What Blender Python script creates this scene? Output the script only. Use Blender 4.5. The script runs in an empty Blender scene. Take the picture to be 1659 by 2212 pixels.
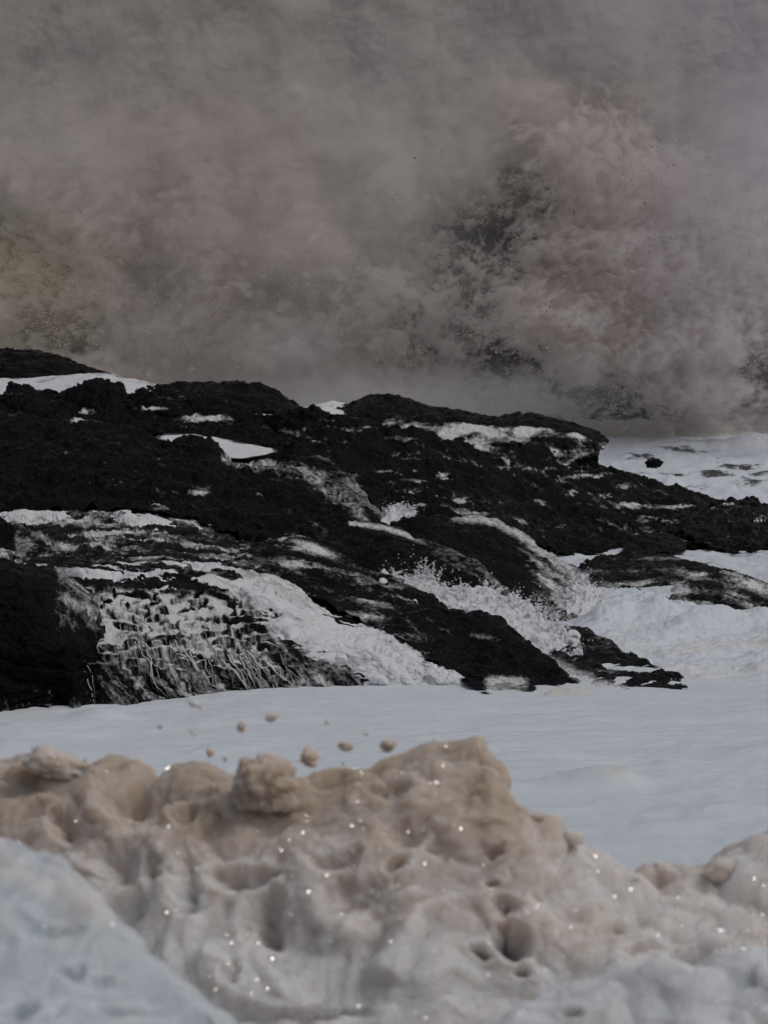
import bpy, math
import numpy as np

# ------------------------------------------------------------------ camera, light, exposure
scene = bpy.context.scene
C = scene.collection
F = 4301.0                      # focal length in units of a 1659 x 2212 frame
CAM_Z = 4.0
PITCH = math.atan((1106 - 830) / F)

cam_data = bpy.data.cameras.new("camera")
cam_data.sensor_fit = 'VERTICAL'
cam_data.sensor_height = 36.0
cam_data.sensor_width = 27.0
cam_data.lens = 36.0 * F / 2212.0
cam_data.clip_start = 0.1
cam_data.clip_end = 6000
cam_data.dof.use_dof = True
cam_data.dof.focus_distance = 29.0
cam_data.dof.aperture_fstop = 4.0
cam = bpy.data.objects.new("camera", cam_data)
C.objects.link(cam)
cam.location = (0, 0, CAM_Z)
cam.rotation_euler = (math.radians(90) - PITCH, 0, 0)
scene.camera = cam

SUN_EL, SUN_AZ = math.radians(58), math.radians(120)     # high, to the right
world = bpy.data.worlds.new("World")
scene.world = world
world.use_nodes = True
wn = world.node_tree
bg = wn.nodes["Background"]
sky = wn.nodes.new("ShaderNodeTexSky")
sky.sky_type = 'NISHITA'
sky.sun_disc = False
sky.sun_elevation = SUN_EL
sky.sun_rotation = SUN_AZ
sky.air_density = 1.0
sky.dust_density = 4.0
sky.ozone_density = 0.6
grey = wn.nodes.new("ShaderNodeHueSaturation")          # cloud cover takes most of the blue out of the sky
grey.inputs["Saturation"].default_value = 0.5
wn.links.new(sky.outputs[0], grey.inputs["Color"])
wn.links.new(grey.outputs[0], bg.inputs[0])
bg.inputs[1].default_value = 0.09

sl = bpy.data.lights.new("overcast_sun", 'SUN')
sl.energy = 0.7
sl.angle = math.radians(12)
sl.color = (1.0, 0.97, 0.93)
sun = bpy.data.objects.new("overcast_sun", sl)
C.objects.link(sun)
# the lamp shines along its -Z; the sun stands at azimuth SUN_AZ from +Y towards +X
sun.rotation_euler = (-(math.radians(90) - SUN_EL), 0, -SUN_AZ)

scene.view_settings.view_transform = 'Standard'
scene.view_settings.look = 'None'
scene.view_settings.exposure = -0.5
scene.view_settings.gamma = 1.0
scene.view_settings.use_curve_mapping = False
scene.cycles.max_bounces = 14
scene.cycles.diffuse_bounces = 4
scene.cycles.volume_bounces = 12
scene.cycles.transparent_max_bounces = 8
scene.cycles.use_denoising = True

# ------------------------------------------------------------------ helpers
rng = np.random.default_rng(7)
cp, sp = math.cos(PITCH), math.sin(PITCH)


def P(u, v, d):
    """Frame coordinates (1659 x 2212) and a distance along +Y -> world point."""
    u, v, d = np.broadcast_arrays(np.asarray(u, float), np.asarray(v, float), np.asarray(d, float))
    rx = (u - 829.5) / F
    ru = (1106 - v) / F
    ry = cp + ru * sp
    rz = -sp + ru * cp
    return np.stack([rx / ry * d, d, CAM_Z + rz / ry * d], -1)


def D0(v, z=0.0):
    """distance at which frame row v meets the level z"""
    ru = (1106 - np.asarray(v, float)) / F
    ry = cp + ru * sp
    rz = -sp + ru * cp
    return (z - CAM_Z) / rz * ry


def VZ(d, z):
    """frame row at which the level z lies at distance d"""
    k = (z - CAM_Z) / d
    return 1106 - F * (k * cp + sp) / (cp - k * sp)


def to_uv(p):
    x, y, z = p[..., 0], p[..., 1], p[..., 2] - CAM_Z
    fwd = y * cp - z * sp
    up = y * sp + z * cp
    return 829.5 + x / fwd * F, 1106 - up / fwd * F


_perm = np.random.default_rng(3).permutation(256).astype(np.int32)
_perm = np.concatenate([_perm, _perm, _perm])
_g = np.random.default_rng(4).normal(size=(256, 3))
_g = (_g / np.linalg.norm(_g, axis=1, keepdims=True)).astype(np.float32)
_rnd = np.random.default_rng(5).random((256, 3)).astype(np.float32)


def perlin(x, y, z):
    x, y, z = np.broadcast_arrays(np.asarray(x, np.float32), np.asarray(y, np.float32), np.asarray(z, np.float32))
    xi, yi, zi = np.floor(x), np.floor(y), np.floor(z)
    fx, fy, fz = x - xi, y - yi, z - zi
    xi, yi, zi = xi.astype(np.int32) & 255, yi.astype(np.int32) & 255, zi.astype(np.int32) & 255
    wx = fx * fx * fx * (fx * (fx * 6 - 15) + 10)
    wy = fy * fy * fy * (fy * (fy * 6 - 15) + 10)
    wz = fz * fz * fz * (fz * (fz * 6 - 15) + 10)
    out = np.zeros(x.shape, np.float32)
    for i in (0, 1):
        a = wx if i else 1 - wx
        pi_ = _perm[xi + i]
        for j in (0, 1):
            b = wy if j else 1 - wy
            pj = _perm[pi_ + yi + j]
            for k in (0, 1):
                c = wz if k else 1 - wz
                g = _g[_perm[pj + zi + k]]
                out += a * b * c * (g[..., 0] * (fx - i) + g[..., 1] * (fy - j) + g[..., 2] * (fz - k))
    return out * 1.5


def fbm(x, y, z, octaves=5, gain=0.5, lac=2.07):
    o, a, s = 0, 1.0, 0.0
    for k in range(octaves):
        o = o + a * perlin(x + 13.1 * k, y + 7.7 * k, z + 3.3 * k)
        s += a
        a *= gain
        x, y, z = x * lac, y * lac, z * lac
    return o / s


def billow(x, y, z, octaves=4, gain=0.5, lac=2.07):
    o, a, s = 0, 1.0, 0.0
    for k in range(octaves):
        o = o + a * (np.abs(perlin(x + 5.1 * k, y + 9.7 * k, z + 1.3 * k)) * 2 - 0.6)
        s += a
        a *= gain
        x, y, z = x * lac, y * lac, z * lac
    return o / s


def worley(x, y, z):
    """F1, F2 distances and a random value of the nearest cell"""
    x, y, z = np.broadcast_arrays(np.asarray(x, np.float32), np.asarray(y, np.float32), np.asarray(z, np.float32))
    xi, yi, zi = np.floor(x).astype(np.int32), np.floor(y).astype(np.int32), np.floor(z).astype(np.int32)
    f1 = np.full(x.shape, 9.0, np.float32)
    f2 = f1.copy()
    cell = np.zeros(x.shape, np.float32)
    for i in (-1, 0, 1):
        for j in (-1, 0, 1):
            for k in (-1, 0, 1):
                h = _perm[_perm[_perm[(xi + i) & 255] + ((yi + j) & 255)] + ((zi + k) & 255)]
                r = _rnd[h]
                dd = np.sqrt((xi + i + r[..., 0] - x) ** 2 + (yi + j + r[..., 1] - y) ** 2 + (zi + k + r[..., 2] - z) ** 2)
                near = dd < f1
                f2 = np.where(near, f1, np.minimum(f2, dd))
                cell = np.where(near, h / 255.0, cell)
                f1 = np.where(near, dd, f1)
    return f1, f2, cell


def sstep(a, b, x):
    t = np.clip((x - a) / (b - a), 0, 1)
    return t * t * (3 - 2 * t)


def poly_sdf(u, v, pts):
    """signed distance (frame units) to a polygon, positive inside"""
    pts = np.asarray(pts, float)
    best = np.full(u.shape, 1e9)
    inside = np.zeros(u.shape, bool)
    n = len(pts)
    for i in range(n):
        a, b = pts[i], pts[(i + 1) % n]
        e = b - a
        t = np.clip(((u - a[0]) * e[0] + (v - a[1]) * e[1]) / max(e @ e, 1e-9), 0, 1)
        best = np.minimum(best, np.hypot(u - a[0] - t * e[0], v - a[1] - t * e[1]))
        cond = ((a[1] <= v) != (b[1] <= v))
        with np.errstate(divide='ignore', invalid='ignore'):
            xx = a[0] + (v - a[1]) / (b[1] - a[1] if b[1] != a[1] else 1e-9) * e[0]
        inside ^= cond & (u < xx)
    return np.where(inside, best, -best)


def line_dist(u, v, pts):
    pts = np.asarray(pts, float)
    best = np.full(u.shape, 1e9)
    for a, b in zip(pts[:-1], pts[1:]):
        e = b - a
        t = np.clip(((u - a[0]) * e[0] + (v - a[1]) * e[1]) / max(e @ e, 1e-9), 0, 1)
        best = np.minimum(best, np.hypot(u - a[0] - t * e[0], v - a[1] - t * e[1]))
    return best


def resample(rail, nu):
    r = np.asarray(rail, float)
    s = (r[:, 0] - r[0, 0]) / (r[-1, 0] - r[0, 0])
    s = np.maximum.accumulate(s + np.arange(len(s)) * 1e-6)
    t = np.linspace(0, s[-1], nu)
    q = np.stack([np.interp(t, s, r[:, k]) for k in range(3)], -1)
    return P(q[:, 0], q[:, 1], q[:, 2])


def loft(rails, rows, nu, back=None):
    """rails front to back (frame points with distances) -> grid of world points; rows: rows between neighbours"""
    W = [resample(r, nu) for r in rails]
    if back:
        for (dy, dz) in back:
            W.append(W[len(rails) - 1] + np.array([0, dy, dz]))
    W = np.stack(W)
    k = len(W)
    out = []
    for i in range(k - 1):
        p0, p1, p2, p3 = W[max(i - 1, 0)], W[i], W[i + 1], W[min(i + 2, k - 1)]
        n = rows[i]
        for t in np.linspace(0, 1, n, endpoint=(i == k - 2)):
            m1, m2 = (p2 - p0) * 0.4, (p3 - p1) * 0.4
            t2, t3 = t * t, t * t * t
            out.append((2 * t3 - 3 * t2 + 1) * p1 + (t3 - 2 * t2 + t) * m1 + (-2 * t3 + 3 * t2) * p2 + (t3 - t2) * m2)
    return np.stack(out)


def normals(G):
    du = np.gradient(G, axis=1)
    dv = np.gradient(G, axis=0)
    n = np.cross(du, dv)
    return n / np.maximum(np.linalg.norm(n, axis=-1, keepdims=True), 1e-9)


def blur(A, n):
    for _ in range(n):
        B = A.copy()
        B[1:-1] = (A[:-2] + 2 * A[1:-1] + A[2:]) / 4
        A = B.copy()
        A[:, 1:-1] = (B[:, :-2] + 2 * B[:, 1:-1] + B[:, 2:]) / 4
    return A


def tri_mesh(name, verts, faces, mat, attrs=None, smooth=True):
    """verts (n,3), faces (m,k) all of one size -> mesh object"""
    me = bpy.data.meshes.new(name)
    verts = np.ascontiguousarray(verts, np.float32)
    faces = np.ascontiguousarray(faces, np.int32)
    m, k = faces.shape
    me.vertices.add(len(verts))
    me.vertices.foreach_set("co", verts.ravel())
    me.loops.add(m * k)
    me.loops.foreach_set("vertex_index", faces.ravel())
    me.polygons.add(m)
    me.polygons.foreach_set("loop_start", np.arange(0, m * k, k, dtype=np.int32))
    me.polygons.foreach_set("loop_total", np.full(m, k, np.int32))
    me.polygons.foreach_set("use_smooth", np.full(m, smooth, bool))
    me.update(calc_edges=True)
    for key, val in (attrs or {}).items():
        a = me.attributes.new(key, 'FLOAT', 'POINT')
        a.data.foreach_set("value", np.ascontiguousarray(val, np.float32).ravel())
    me.validate()
    me.materials.append(mat)
    o = bpy.data.objects.new(name, me)
    C.objects.link(o)
    return o


def grid_mesh(name, G, mat, attrs=None, keep=None):
    nv, nu = G.shape[:2]
    idx = np.arange(nv * nu).reshape(nv, nu)
    f = np.stack([idx[:-1, :-1], idx[:-1, 1:], idx[1:, 1:], idx[1:, :-1]], -1).reshape(-1, 4)
    verts = G.reshape(-1, 3)
    attrs = {k: np.asarray(v).reshape(-1) for k, v in (attrs or {}).items()}
    if keep is not None:
        kf = keep.reshape(-1)[f].any(1)
        f = f[kf]
        used = np.unique(f)
        remap = np.full(len(verts), -1)
        remap[used] = np.arange(len(used))
        f = remap[f]
        verts = verts[used]
        attrs = {k: v[used] for k, v in attrs.items()}
    return tri_mesh(name, verts, f, mat, attrs)


def tag(o, label=None, cat=None, group=None, kind=None):
    if label: o["label"] = label
    if cat: o["category"] = cat
    if group: o["group"] = group
    if kind: o["kind"] = kind
    return o


def ico(sub):
    import bmesh
    bm = bmesh.new()
    bmesh.ops.create_icosphere(bm, subdivisions=sub, radius=1)
    V = np.array([w.co[:] for w in bm.verts]); Fc = np.array([[w.index for w in f.verts] for f in bm.faces])
    bm.free()
    return V, Fc


# ------------------------------------------------------------------ materials
def new_mat(name):
    m = bpy.data.materials.new(name)
    m.use_nodes = True
    nt = m.node_tree
    return m, nt, nt.nodes["Principled BSDF"], nt.nodes["Material Output"]


def nd(nt, typ, **kw):
    n = nt.nodes.new(typ)
    for k, v in kw.items():
        setattr(n, k, v)
    return n


def noise_node(nt, scale, detail=6, rough=0.55, vec=None, stretch=None):
    n = nd(nt, "ShaderNodeTexNoise")
    n.inputs["Scale"].default_value = scale
    n.inputs["Detail"].default_value = detail
    n.inputs["Roughness"].default_value = rough
    tc = nd(nt, "ShaderNodeTexCoord")
    if stretch:
        mp = nd(nt, "ShaderNodeMapping")
        mp.inputs["Scale"].default_value = stretch
        nt.links.new(tc.outputs["Object"], mp.inputs[0])
        nt.links.new(mp.outputs[0], n.inputs["Vector"])
    else:
        nt.links.new(tc.outputs["Object"], n.inputs["Vector"])
    return n


def ramp(nt, src, stops):
    r = nd(nt, "ShaderNodeValToRGB")
    e = r.color_ramp.elements
    while len(e) < len(stops):
        e.new(0.5)
    for el, (p, c) in zip(e, stops):
        el.position = p
        el.color = (*c, 1) if len(c) == 3 else c
    nt.links.new(src, r.inputs[0])
    return r


def math_n(nt, op, a, b=None, clamp=False):
    n = nd(nt, "ShaderNodeMath", operation=op, use_clamp=clamp)
    for i, s in enumerate((a, b)):
        if s is None: continue
        if isinstance(s, (int, float)): n.inputs[i].default_value = s
        else: nt.links.new(s, n.inputs[i])
    return n.outputs[0]


def mixc(nt, fac, a, b):
    n = nd(nt, "ShaderNodeMix", data_type='RGBA')
    for s, k in ((fac, 0), (a, 6), (b, 7)):
        if isinstance(s, tuple): n.inputs[k].default_value = (*s, 1)
        elif isinstance(s, (int, float)): n.inputs[k].default_value = s
        else: nt.links.new(s, n.inputs[k])
    return n.outputs[2]


def attr(nt, name):
    return nd(nt, "ShaderNodeAttribute", attribute_name=name).outputs["Fac"]


def rock_material(name, dark, brown, grain=9.0, stretch=None):
    """wet rock; the vertex attribute foam lays a broken film of white water over it"""
    m, nt, bs, out = new_mat(name)
    n1 = noise_node(nt, 1.3, 5)
    base = ramp(nt, n1.outputs[0], [(0.35, dark), (0.7, brown)])
    n2 = noise_node(nt, grain, 6, 0.65, stretch=stretch)
    f = math_n(nt, 'ADD', attr(nt, "foam"), math_n(nt, 'MULTIPLY', math_n(nt, 'SUBTRACT', n2.outputs[0], 0.28), 1.45))
    fr = ramp(nt, f, [(0.28, (0, 0, 0)), (0.5, (0.20, 0.20, 0.20)), (0.95, (1, 1, 1))])
    col = mixc(nt, fr.outputs[0], base.outputs[0], (0.70, 0.70, 0.70))
    nt.links.new(col, bs.inputs["Base Color"])
    rr = math_n(nt, 'ADD', math_n(nt, 'MULTIPLY', fr.outputs[0], 0.35), 0.3)
    nt.links.new(rr, bs.inputs["Roughness"])
    bs.inputs["Specular IOR Level"].default_value = 0.06
    b = nd(nt, "ShaderNodeBump")
    b.inputs["Strength"].default_value = 0.8
    b.inputs["Distance"].default_value = 0.12
    n3 = noise_node(nt, 5.0, 8, 0.62)
    nt.links.new(n3.outputs[0], b.inputs["Height"])
    nt.links.new(b.outputs[0], bs.inputs["Normal"])
    return m


def foam_material(name, white, brown, tan, bump_scale=25, bump_dist=0.02, stain_scale=2.0, sss=0.0, torn=False, mottle=0.0):
    m, nt, bs, out = new_mat(name)
    n1 = noise_node(nt, stain_scale, 6, 0.6)
    f = math_n(nt, 'ADD', attr(nt, "stain_or_shade"), math_n(nt, 'MULTIPLY', math_n(nt, 'SUBTRACT', n1.outputs[0], 0.5), 0.9), True)
    r = ramp(nt, f, [(0.05, white), (0.5, tan), (0.95, brown)])
    if mottle:
        nm = noise_node(nt, stain_scale * 5, 5, 0.6)
        nt.links.new(math_n(nt, 'ADD', f, math_n(nt, 'MULTIPLY', math_n(nt, 'SUBTRACT', nm.outputs[0], 0.5), mottle), True), r.inputs[0])
    nt.links.new(r.outputs[0], bs.inputs["Base Color"])
    if torn:                                   # clear grey water between the strands of foam
        n5 = noise_node(nt, 9, 6, .65)
        t = math_n(nt, 'ADD', attr(nt, "tear_or_shade"), math_n(nt, 'MULTIPLY', math_n(nt, 'SUBTRACT', n5.outputs[0], 0.5), 0.7))
        tr = ramp(nt, t, [(0.12, (0, 0, 0)), (0.8, (1, 1, 1))])
        nt.links.new(mixc(nt, tr.outputs[0], r.outputs[0], (0.05, 0.052, 0.056)), bs.inputs["Base Color"])
    bs.inputs["Roughness"].default_value = 0.75
    bs.inputs["Specular IOR Level"].default_value = 0.25
    if sss:
        bs.inputs["Subsurface Weight"].default_value = 1.0
        bs.inputs["Subsurface Radius"].default_value = (1.0, 0.85, 0.7)
        bs.inputs["Subsurface Scale"].default_value = sss
    b = nd(nt, "ShaderNodeBump")
    b.inputs["Strength"].default_value = 0.5
    b.inputs["Distance"].default_value = bump_dist
    n3 = noise_node(nt, bump_scale, 6, 0.6)
    nt.links.new(n3.outputs[0], b.inputs["Height"])
    nt.links.new(b.outputs[0], bs.inputs["Normal"])
    return m


M_black = rock_material("wet_black_rock", (0.0028, 0.003, 0.0035), (0.0075, 0.0073, 0.0075))
M_brown = rock_material("weedy_brown_rock", (0.0035, 0.0031, 0.003), (0.0085, 0.0066, 0.0055))
M_front = rock_material("wet_shelf_rock", (0.0035, 0.0037, 0.0043), (0.0095, 0.0092, 0.0096), grain=13.0)
M_foam_far = foam_material("stream_foam", (0.70, 0.715, 0.74), (0.58, 0.53, 0.48), (0.66, 0.64, 0.625), 14, 0.04)
M_stream = foam_material("running_foam", (0.70, 0.715, 0.74), (0.58, 0.53, 0.48), (0.66, 0.64, 0.625), 14, 0.03, torn=True)
M_bank = foam_material("bank_foam", (0.69, 0.675, 0.67), (0.39, 0.305, 0.225), (0.56, 0.48, 0.42), 45, 0.006, 3.2, 0.11, mottle=.5)
M_lobe = foam_material("pale_foam", (0.66, 0.68, 0.71), (0.48, 0.40, 0.33), (0.60, 0.57, 0.545), 45, 0.006, 3.2, 0.08, mottle=.5)
M_snowy = foam_material("fresh_foam", (0.54, 0.585, 0.63), (0.46, 0.395, 0.34), (0.66, 0.64, 0.62), 40, 0.006, 3.0, 0.06, mottle=.3)
M_fleck = foam_material("fleck_foam", (0.70, 0.64, 0.59), (0.54, 0.43, 0.34), (0.63, 0.54, 0.47), 60, 0.01, 4.0, 0.02)

# ------------------------------------------------------------------ the sea
def build_sea():
    d = np.concatenate([np.geomspace(4.5, 20, 260, endpoint=False), np.geomspace(20, 48, 760, endpoint=False), np.geomspace(48, 92, 330, endpoint=False), np.geomspace(92, 3000, 70)])
    k = np.concatenate([np.linspace(-0.9, -0.23, 60, endpoint=False), np.linspace(-0.23, 0.23, 760), np.linspace(0.24, 0.9, 60)])
    Dg, K = np.meshgrid(d, k, indexing='ij')
    X, Y = K * Dg, Dg
    G = np.stack([X, Y, np.zeros_like(X)], -1)
    rise = 2.3 * np.clip((Y - 66) / 20, 0, 1.15)          # swell building up towards the breaking wave
    G[..., 2] = rise
    u, v = to_uv(G)
    z = 0.045 * fbm(X * 0.28, Y * 0.5, 0.3, 3) + 0.034 * fbm(X * 0.9, Y * 1.7, 4.3, 5)
    # thin wrinkles across the drifting foam
    z += 0.03 * (1 - np.abs(fbm(X * 1.2 + 2 * fbm(X * .3, Y * .3, 8., 2), Y * 4.5, 1.1, 3)) * 2) * sstep(26, 14, Y)
    # foam hummocks of the bay on the right
    bay = sstep(1180, 1330, u) * sstep(1500, 1440, v) * sstep(1318, 1350, v)
    z += bay * (0.20 * billow(X * 0.6, Y * 1.1, 2.2, 6, .6) + 0.05 * fbm(X * 1.4, Y * 2.2, 6.2, 4) + 0.05)
    bump = lambda uu, vv, su, sv, h: h * np.exp(-((u - uu) / su) ** 2 - ((v - vv) / sv) ** 2)
    near = sstep(27, 24, Y)
    z += near * (0.05 * (1 - 2 * np.abs(fbm(X * .45 + .8 * fbm(X * .3, Y * .3, 5., 2), Y * 1.1, 7.2, 4))) + .02 * billow(X * 1.3, Y * 2.2, 2.9, 4))
    z += bump(1290, 1700, 80, 15, 0.16) + bump(1345, 1706, 50, 8, 0.08) + bump(1560, 1760, 90, 10, .07) + bump(1180, 1640, 80, 8, .06) + bump(1420, 1800, 70, 9, .05) + bump(1630, 1640, 90, 14, 0.07)
    z += bump(1090, 1712, 50, 7, 0.03) + bump(1480, 1660, 70, 6, 0.035) + bump(1480, 1350, 70, 12, 0.10)
    z += bump(90, 1585, 120, 16, 0.08) + bump(215, 1556, 60, 10, 0.12) + bump(30, 1625, 60, 10, 0.06)
    z += bump(1300, 1350, 40, 7, 0.20) + bump(1345, 1345, 26, 6, 0.2) + bump(1415, 1342, 40, 7, 0.24) + bump(1560, 1346, 60, 8, 0.22) + bump(1650, 1344, 40, 7, .2) + bump(1500, 1362, 40, 6, .14)
    # white water heaped at the foot of the middle rocks
    z += bump(1370, 1325, 120, 34, 0.22) * (1 + 0.5 * fbm(X * 1.1, Y * 1.5, 3.3, 4)) + bump(1480, 1300, 70, 40, 0.10) + bump(1400, 1310, 200, 50, 0.16) * billow(X * 1.6, Y * 1.6, 5., 6, .65)
    z += sstep(60, 68, Y) * (0.26 * billow(X * .22, Y * .75, 4.1, 5, .6) + .10 * fbm(X * .9, Y * 1.6, 3.9, 5))
    churn = sstep(36, 42, Y) * sstep(130, 95, Y)
    z += churn * (0.14 * billow(X * 0.45, Y * 0.35, 9.1, 5) + 0.07 * fbm(X * 1.5, Y * 1.1, 3.1, 4))
    z += rise
    z += sstep(56, 66, Y) * 0.12 * np.sin(Y * 0.55 + 1.5 * fbm(X * .1, Y * .05, .5, 2) * 3)
    G[..., 2] = z
    # grey of torn-open churned water; in the bay, grey painted as hummock shading
    tear_or_shade = .38 * sstep(62, 68, Y) * sstep(-.1, .5, fbm(X * .25, Y * .9, 7.7, 4)) + .3 * sstep(33, 36, Y) * sstep(44, 38, Y) + .22 * bay * sstep(-.1, .4, fbm(X * .8, Y * 2.2, 3.7, 4))
    for (uu, vv, su, sv, a) in ((1380, 985, 60, 7, .75), (1600, 998, 70, 9, .8), (1470, 972, 90, 6, .7), (1640, 1020, 40, 9, .8), (1545, 1024, 55, 13, .85), (1450, 1022, 45, 14, .75), (1620, 1045, 50, 12, .75), (1500, 1052, 60, 8, .6), (1390, 1305, 120, 24, .50), (1500, 1290, 60, 30, .4), (1330, 1285, 60, 14, .45), (1500, 990, 160, 10, .35),
                                (1500, 1215, 120, 22, .7), (1600, 1190, 90, 30, .75), (1380, 1180, 90, 16, .7), (1400, 1120, 160, 20, .4)):
        tear_or_shade = np.maximum(tear_or_shade, a * np.exp(-((u - uu) / su) ** 2 - ((v - vv) / sv) ** 2))
    open_ = 1.15 * tear_or_shade - .32 + 0.20 * sstep(45, 68, Y)
    stain_or_shade = 0.03 + 0.50 * bay * sstep(-0.2, 0.5, fbm(X * .5, Y * .9, 5.5, 3)) + 0.06 * sstep(30, 25, Y) * sstep(19, 25, Y)  # bay patches: beige foam, also painted to supply missing hummock shading
    stain_or_shade += bump(1340, 1702, 40, 9, 0.6)
    m, nt, bs, out = new_mat("foam_covered_sea")
    n1 = noise_node(nt, 0.8, 7, 0.6, stretch=(1, 1.8, 1))
    f = math_n(nt, 'ADD', attr(nt, "stain_or_shade"), math_n(nt, 'MULTIPLY', math_n(nt, 'SUBTRACT', n1.outputs[0], 0.5), 0.35), True)
    r = ramp(nt, f, [(0.0, (0.66, 0.71, 0.765)), (0.35, (0.69, 0.70, 0.715)), (0.9, (0.60, 0.52, 0.45))])
    n2 = noise_node(nt, 2.1, 9, 0.75, stretch=(.9, 1.1, 1))
    t = math_n(nt, 'ADD', attr(nt, "tear_or_shade"), math_n(nt, 'MULTIPLY', math_n(nt, 'SUBTRACT', n2.outputs[0], 0.5), 2.4))
    tr = ramp(nt, t, [(0.42, (0, 0, 0)), (0.72, (1, 1, 1))])
    nt.links.new(mixc(nt, tr.outputs[0], r.outputs[0], (0.06, 0.063, 0.066)), bs.inputs["Base Color"])
    bs.inputs["Roughness"].default_value = 0.7
    bs.inputs["Specular IOR Level"].default_value = 0.25
    b = nd(nt, "ShaderNodeBump")
    b.inputs["Strength"].default_value = 0.5
    b.inputs["Distance"].default_value = 0.07
    n3 = noise_node(nt, 2.6, 9, 0.62, stretch=(0.6, 2.0, 1))
    nt.links.new(n3.outputs[0], b.inputs["Height"])
    nt.links.new(b.outputs[0], bs.inputs["Normal"])
    o = grid_mesh("sea", G, m, {"stain_or_shade": stain_or_shade, "tear_or_shade": open_})
    tag(o, "pale sea covered in drifting foam between the rocks", "sea", kind="structure")


build_sea()

# ------------------------------------------------------------------ rocks
DIP = math.radians(20)


def rock_disp(Gp, amp, freq, boulder=0.5, seed=0.0, fine=1.0):
    x, y, z = Gp[..., 0], Gp[..., 1], Gp[..., 2]
    e1 = x * math.cos(DIP) - z * math.sin(DIP) + seed
    e2 = x * math.sin(DIP) + z * math.cos(DIP) + seed * 1.7
    a = fbm(e1 * freq * 0.55, y * freq * 0.8, e2 * freq * 1.2, 6, 0.55)
    b = billow(e1 * freq * 1.0, y * freq, e2 * freq * 1.3, 5, 0.55)
    c = fbm(e1 * freq * 4, y * freq * 5, e2 * freq * 7, 5, 0.6)
    f1, f2, cell = worley(e1 * freq * 1.6, y * freq * 2.0, e2 * freq * 3.2)
    q = e2 * freq * 3.6 + 1.6 * fbm(e1 * freq * .6, y * freq, e2 * freq, 4) + 3
    fr = q - np.floor(q)
    ledge = sstep(0, .8, fr) - sstep(.84, 1, fr)                         # beds of rock weathered into ledges
    c = c + .55 * (1 - 2.2 * np.abs(fbm(e1 * freq * 3, y * freq * 4, e2 * freq * 5 + 9, 4, .6)))
    return amp * ((1 - boulder) * a * 1.2 + boulder * b + 0.42 * fine * c + .55 * (ledge - .5) + 0.40 * (cell - 0.5) * sstep(0, 0.15, f2 - f1) - 0.12 * sstep(0.1, 0, f2 - f1))


def spots(u, v, G, lst):
    """ragged patches of foam caught in hollows: (u, v, su, sv, strength)"""
    x, y, z = G[..., 0], G[..., 1], G[..., 2]
    w1, w2, w3 = fbm(x * 1.6, y * 1.2, z * 1.6, 4, .6), fbm(x * 1.6 + 7, y * 1.2, z * 1.6, 4, .6), fbm(x * 2.5, y * 1.5, z * 5 + 3, 5, .65)
    f = np.full(u.shape, -.6)
    for (a, b, su, sv, h) in lst:
        f = np.maximum(f, -.6 + (h + .9 * w3) * np.exp(-((u - a + 45 * w1) / su / 1.15) ** 2 - ((v - b + 16 * w2) / sv / 1.3) ** 2))
    return f


def run(u, v, G, pts, width, h):
    """broken run of water along a line in the frame"""
    x, y, z = G[..., 0], G[..., 1], G[..., 2]
    w1, w2 = fbm(x * 1.1, y * 1.1, z * 1.1, 4, .6), fbm(x * 1.1 + 7, y * 1.1, z * 1.1, 4, .6)
    st = fbm((x + y * .5) * 4, y * 1.0, z * 1.3, 5, .65)
    d_ = line_dist(u + 30 * w1, v + 30 * w2, pts)
    return -.6 + np.exp(-(d_ / width) ** 2) * (h + 1.1 * st)


def make_rock(rails, rows, nu, back, mat, amp, freq, label, boulder=0.5, seed=0.0, foam=None, name="rock", group=None, post=None, flat_foam=0.0, fine=1.0, traces=0.0):
    G0 = loft(rails, rows, nu, back)
    N = normals(G0)
    G = G0 + N * rock_disp(G0, amp, freq, boulder, seed, fine)[..., None]
    if post is not None:
        G = post(G, G0, N)
    N2 = normals(G)
    u, v = to_uv(G)
    fa = np.full(u.shape, -0.6)
    if flat_foam:
        pools = fbm(G[..., 0] * .7 + seed, G[..., 1] * .5, seed, 4)
        fa = np.maximum(fa, -0.6 + (flat_foam + .5 * fbm(G[..., 0] * 2.5, G[..., 1], G[..., 2] * 5, 4, .65)) * sstep(0.5, 0.9, blur(N2[..., 2], 2)) * sstep(0.05, 0.4, pools))
    if traces:                                 # thin level lines of water left in the cracks
        tz = fbm(G[..., 0] * .45 + seed, G[..., 1] * .5, G[..., 2] * 3.2, 6, .68)
        fa = np.maximum(fa, -0.6 + traces * sstep(.10, .30, tz) * (1.25 + 1.4 * fbm(G[..., 0] * 1.5, G[..., 1] * 1.5, G[..., 2] * 5 + 8, 4)))
    if foam is not None:
        fa = np.maximum(fa, foam(u, v, G, N2))
    o = grid_mesh(name, G, mat, {"foam": fa})
    tag(o, label, "rock", group)
    return o, G0, G


GR = "dark wave-washed rocks"
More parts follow.
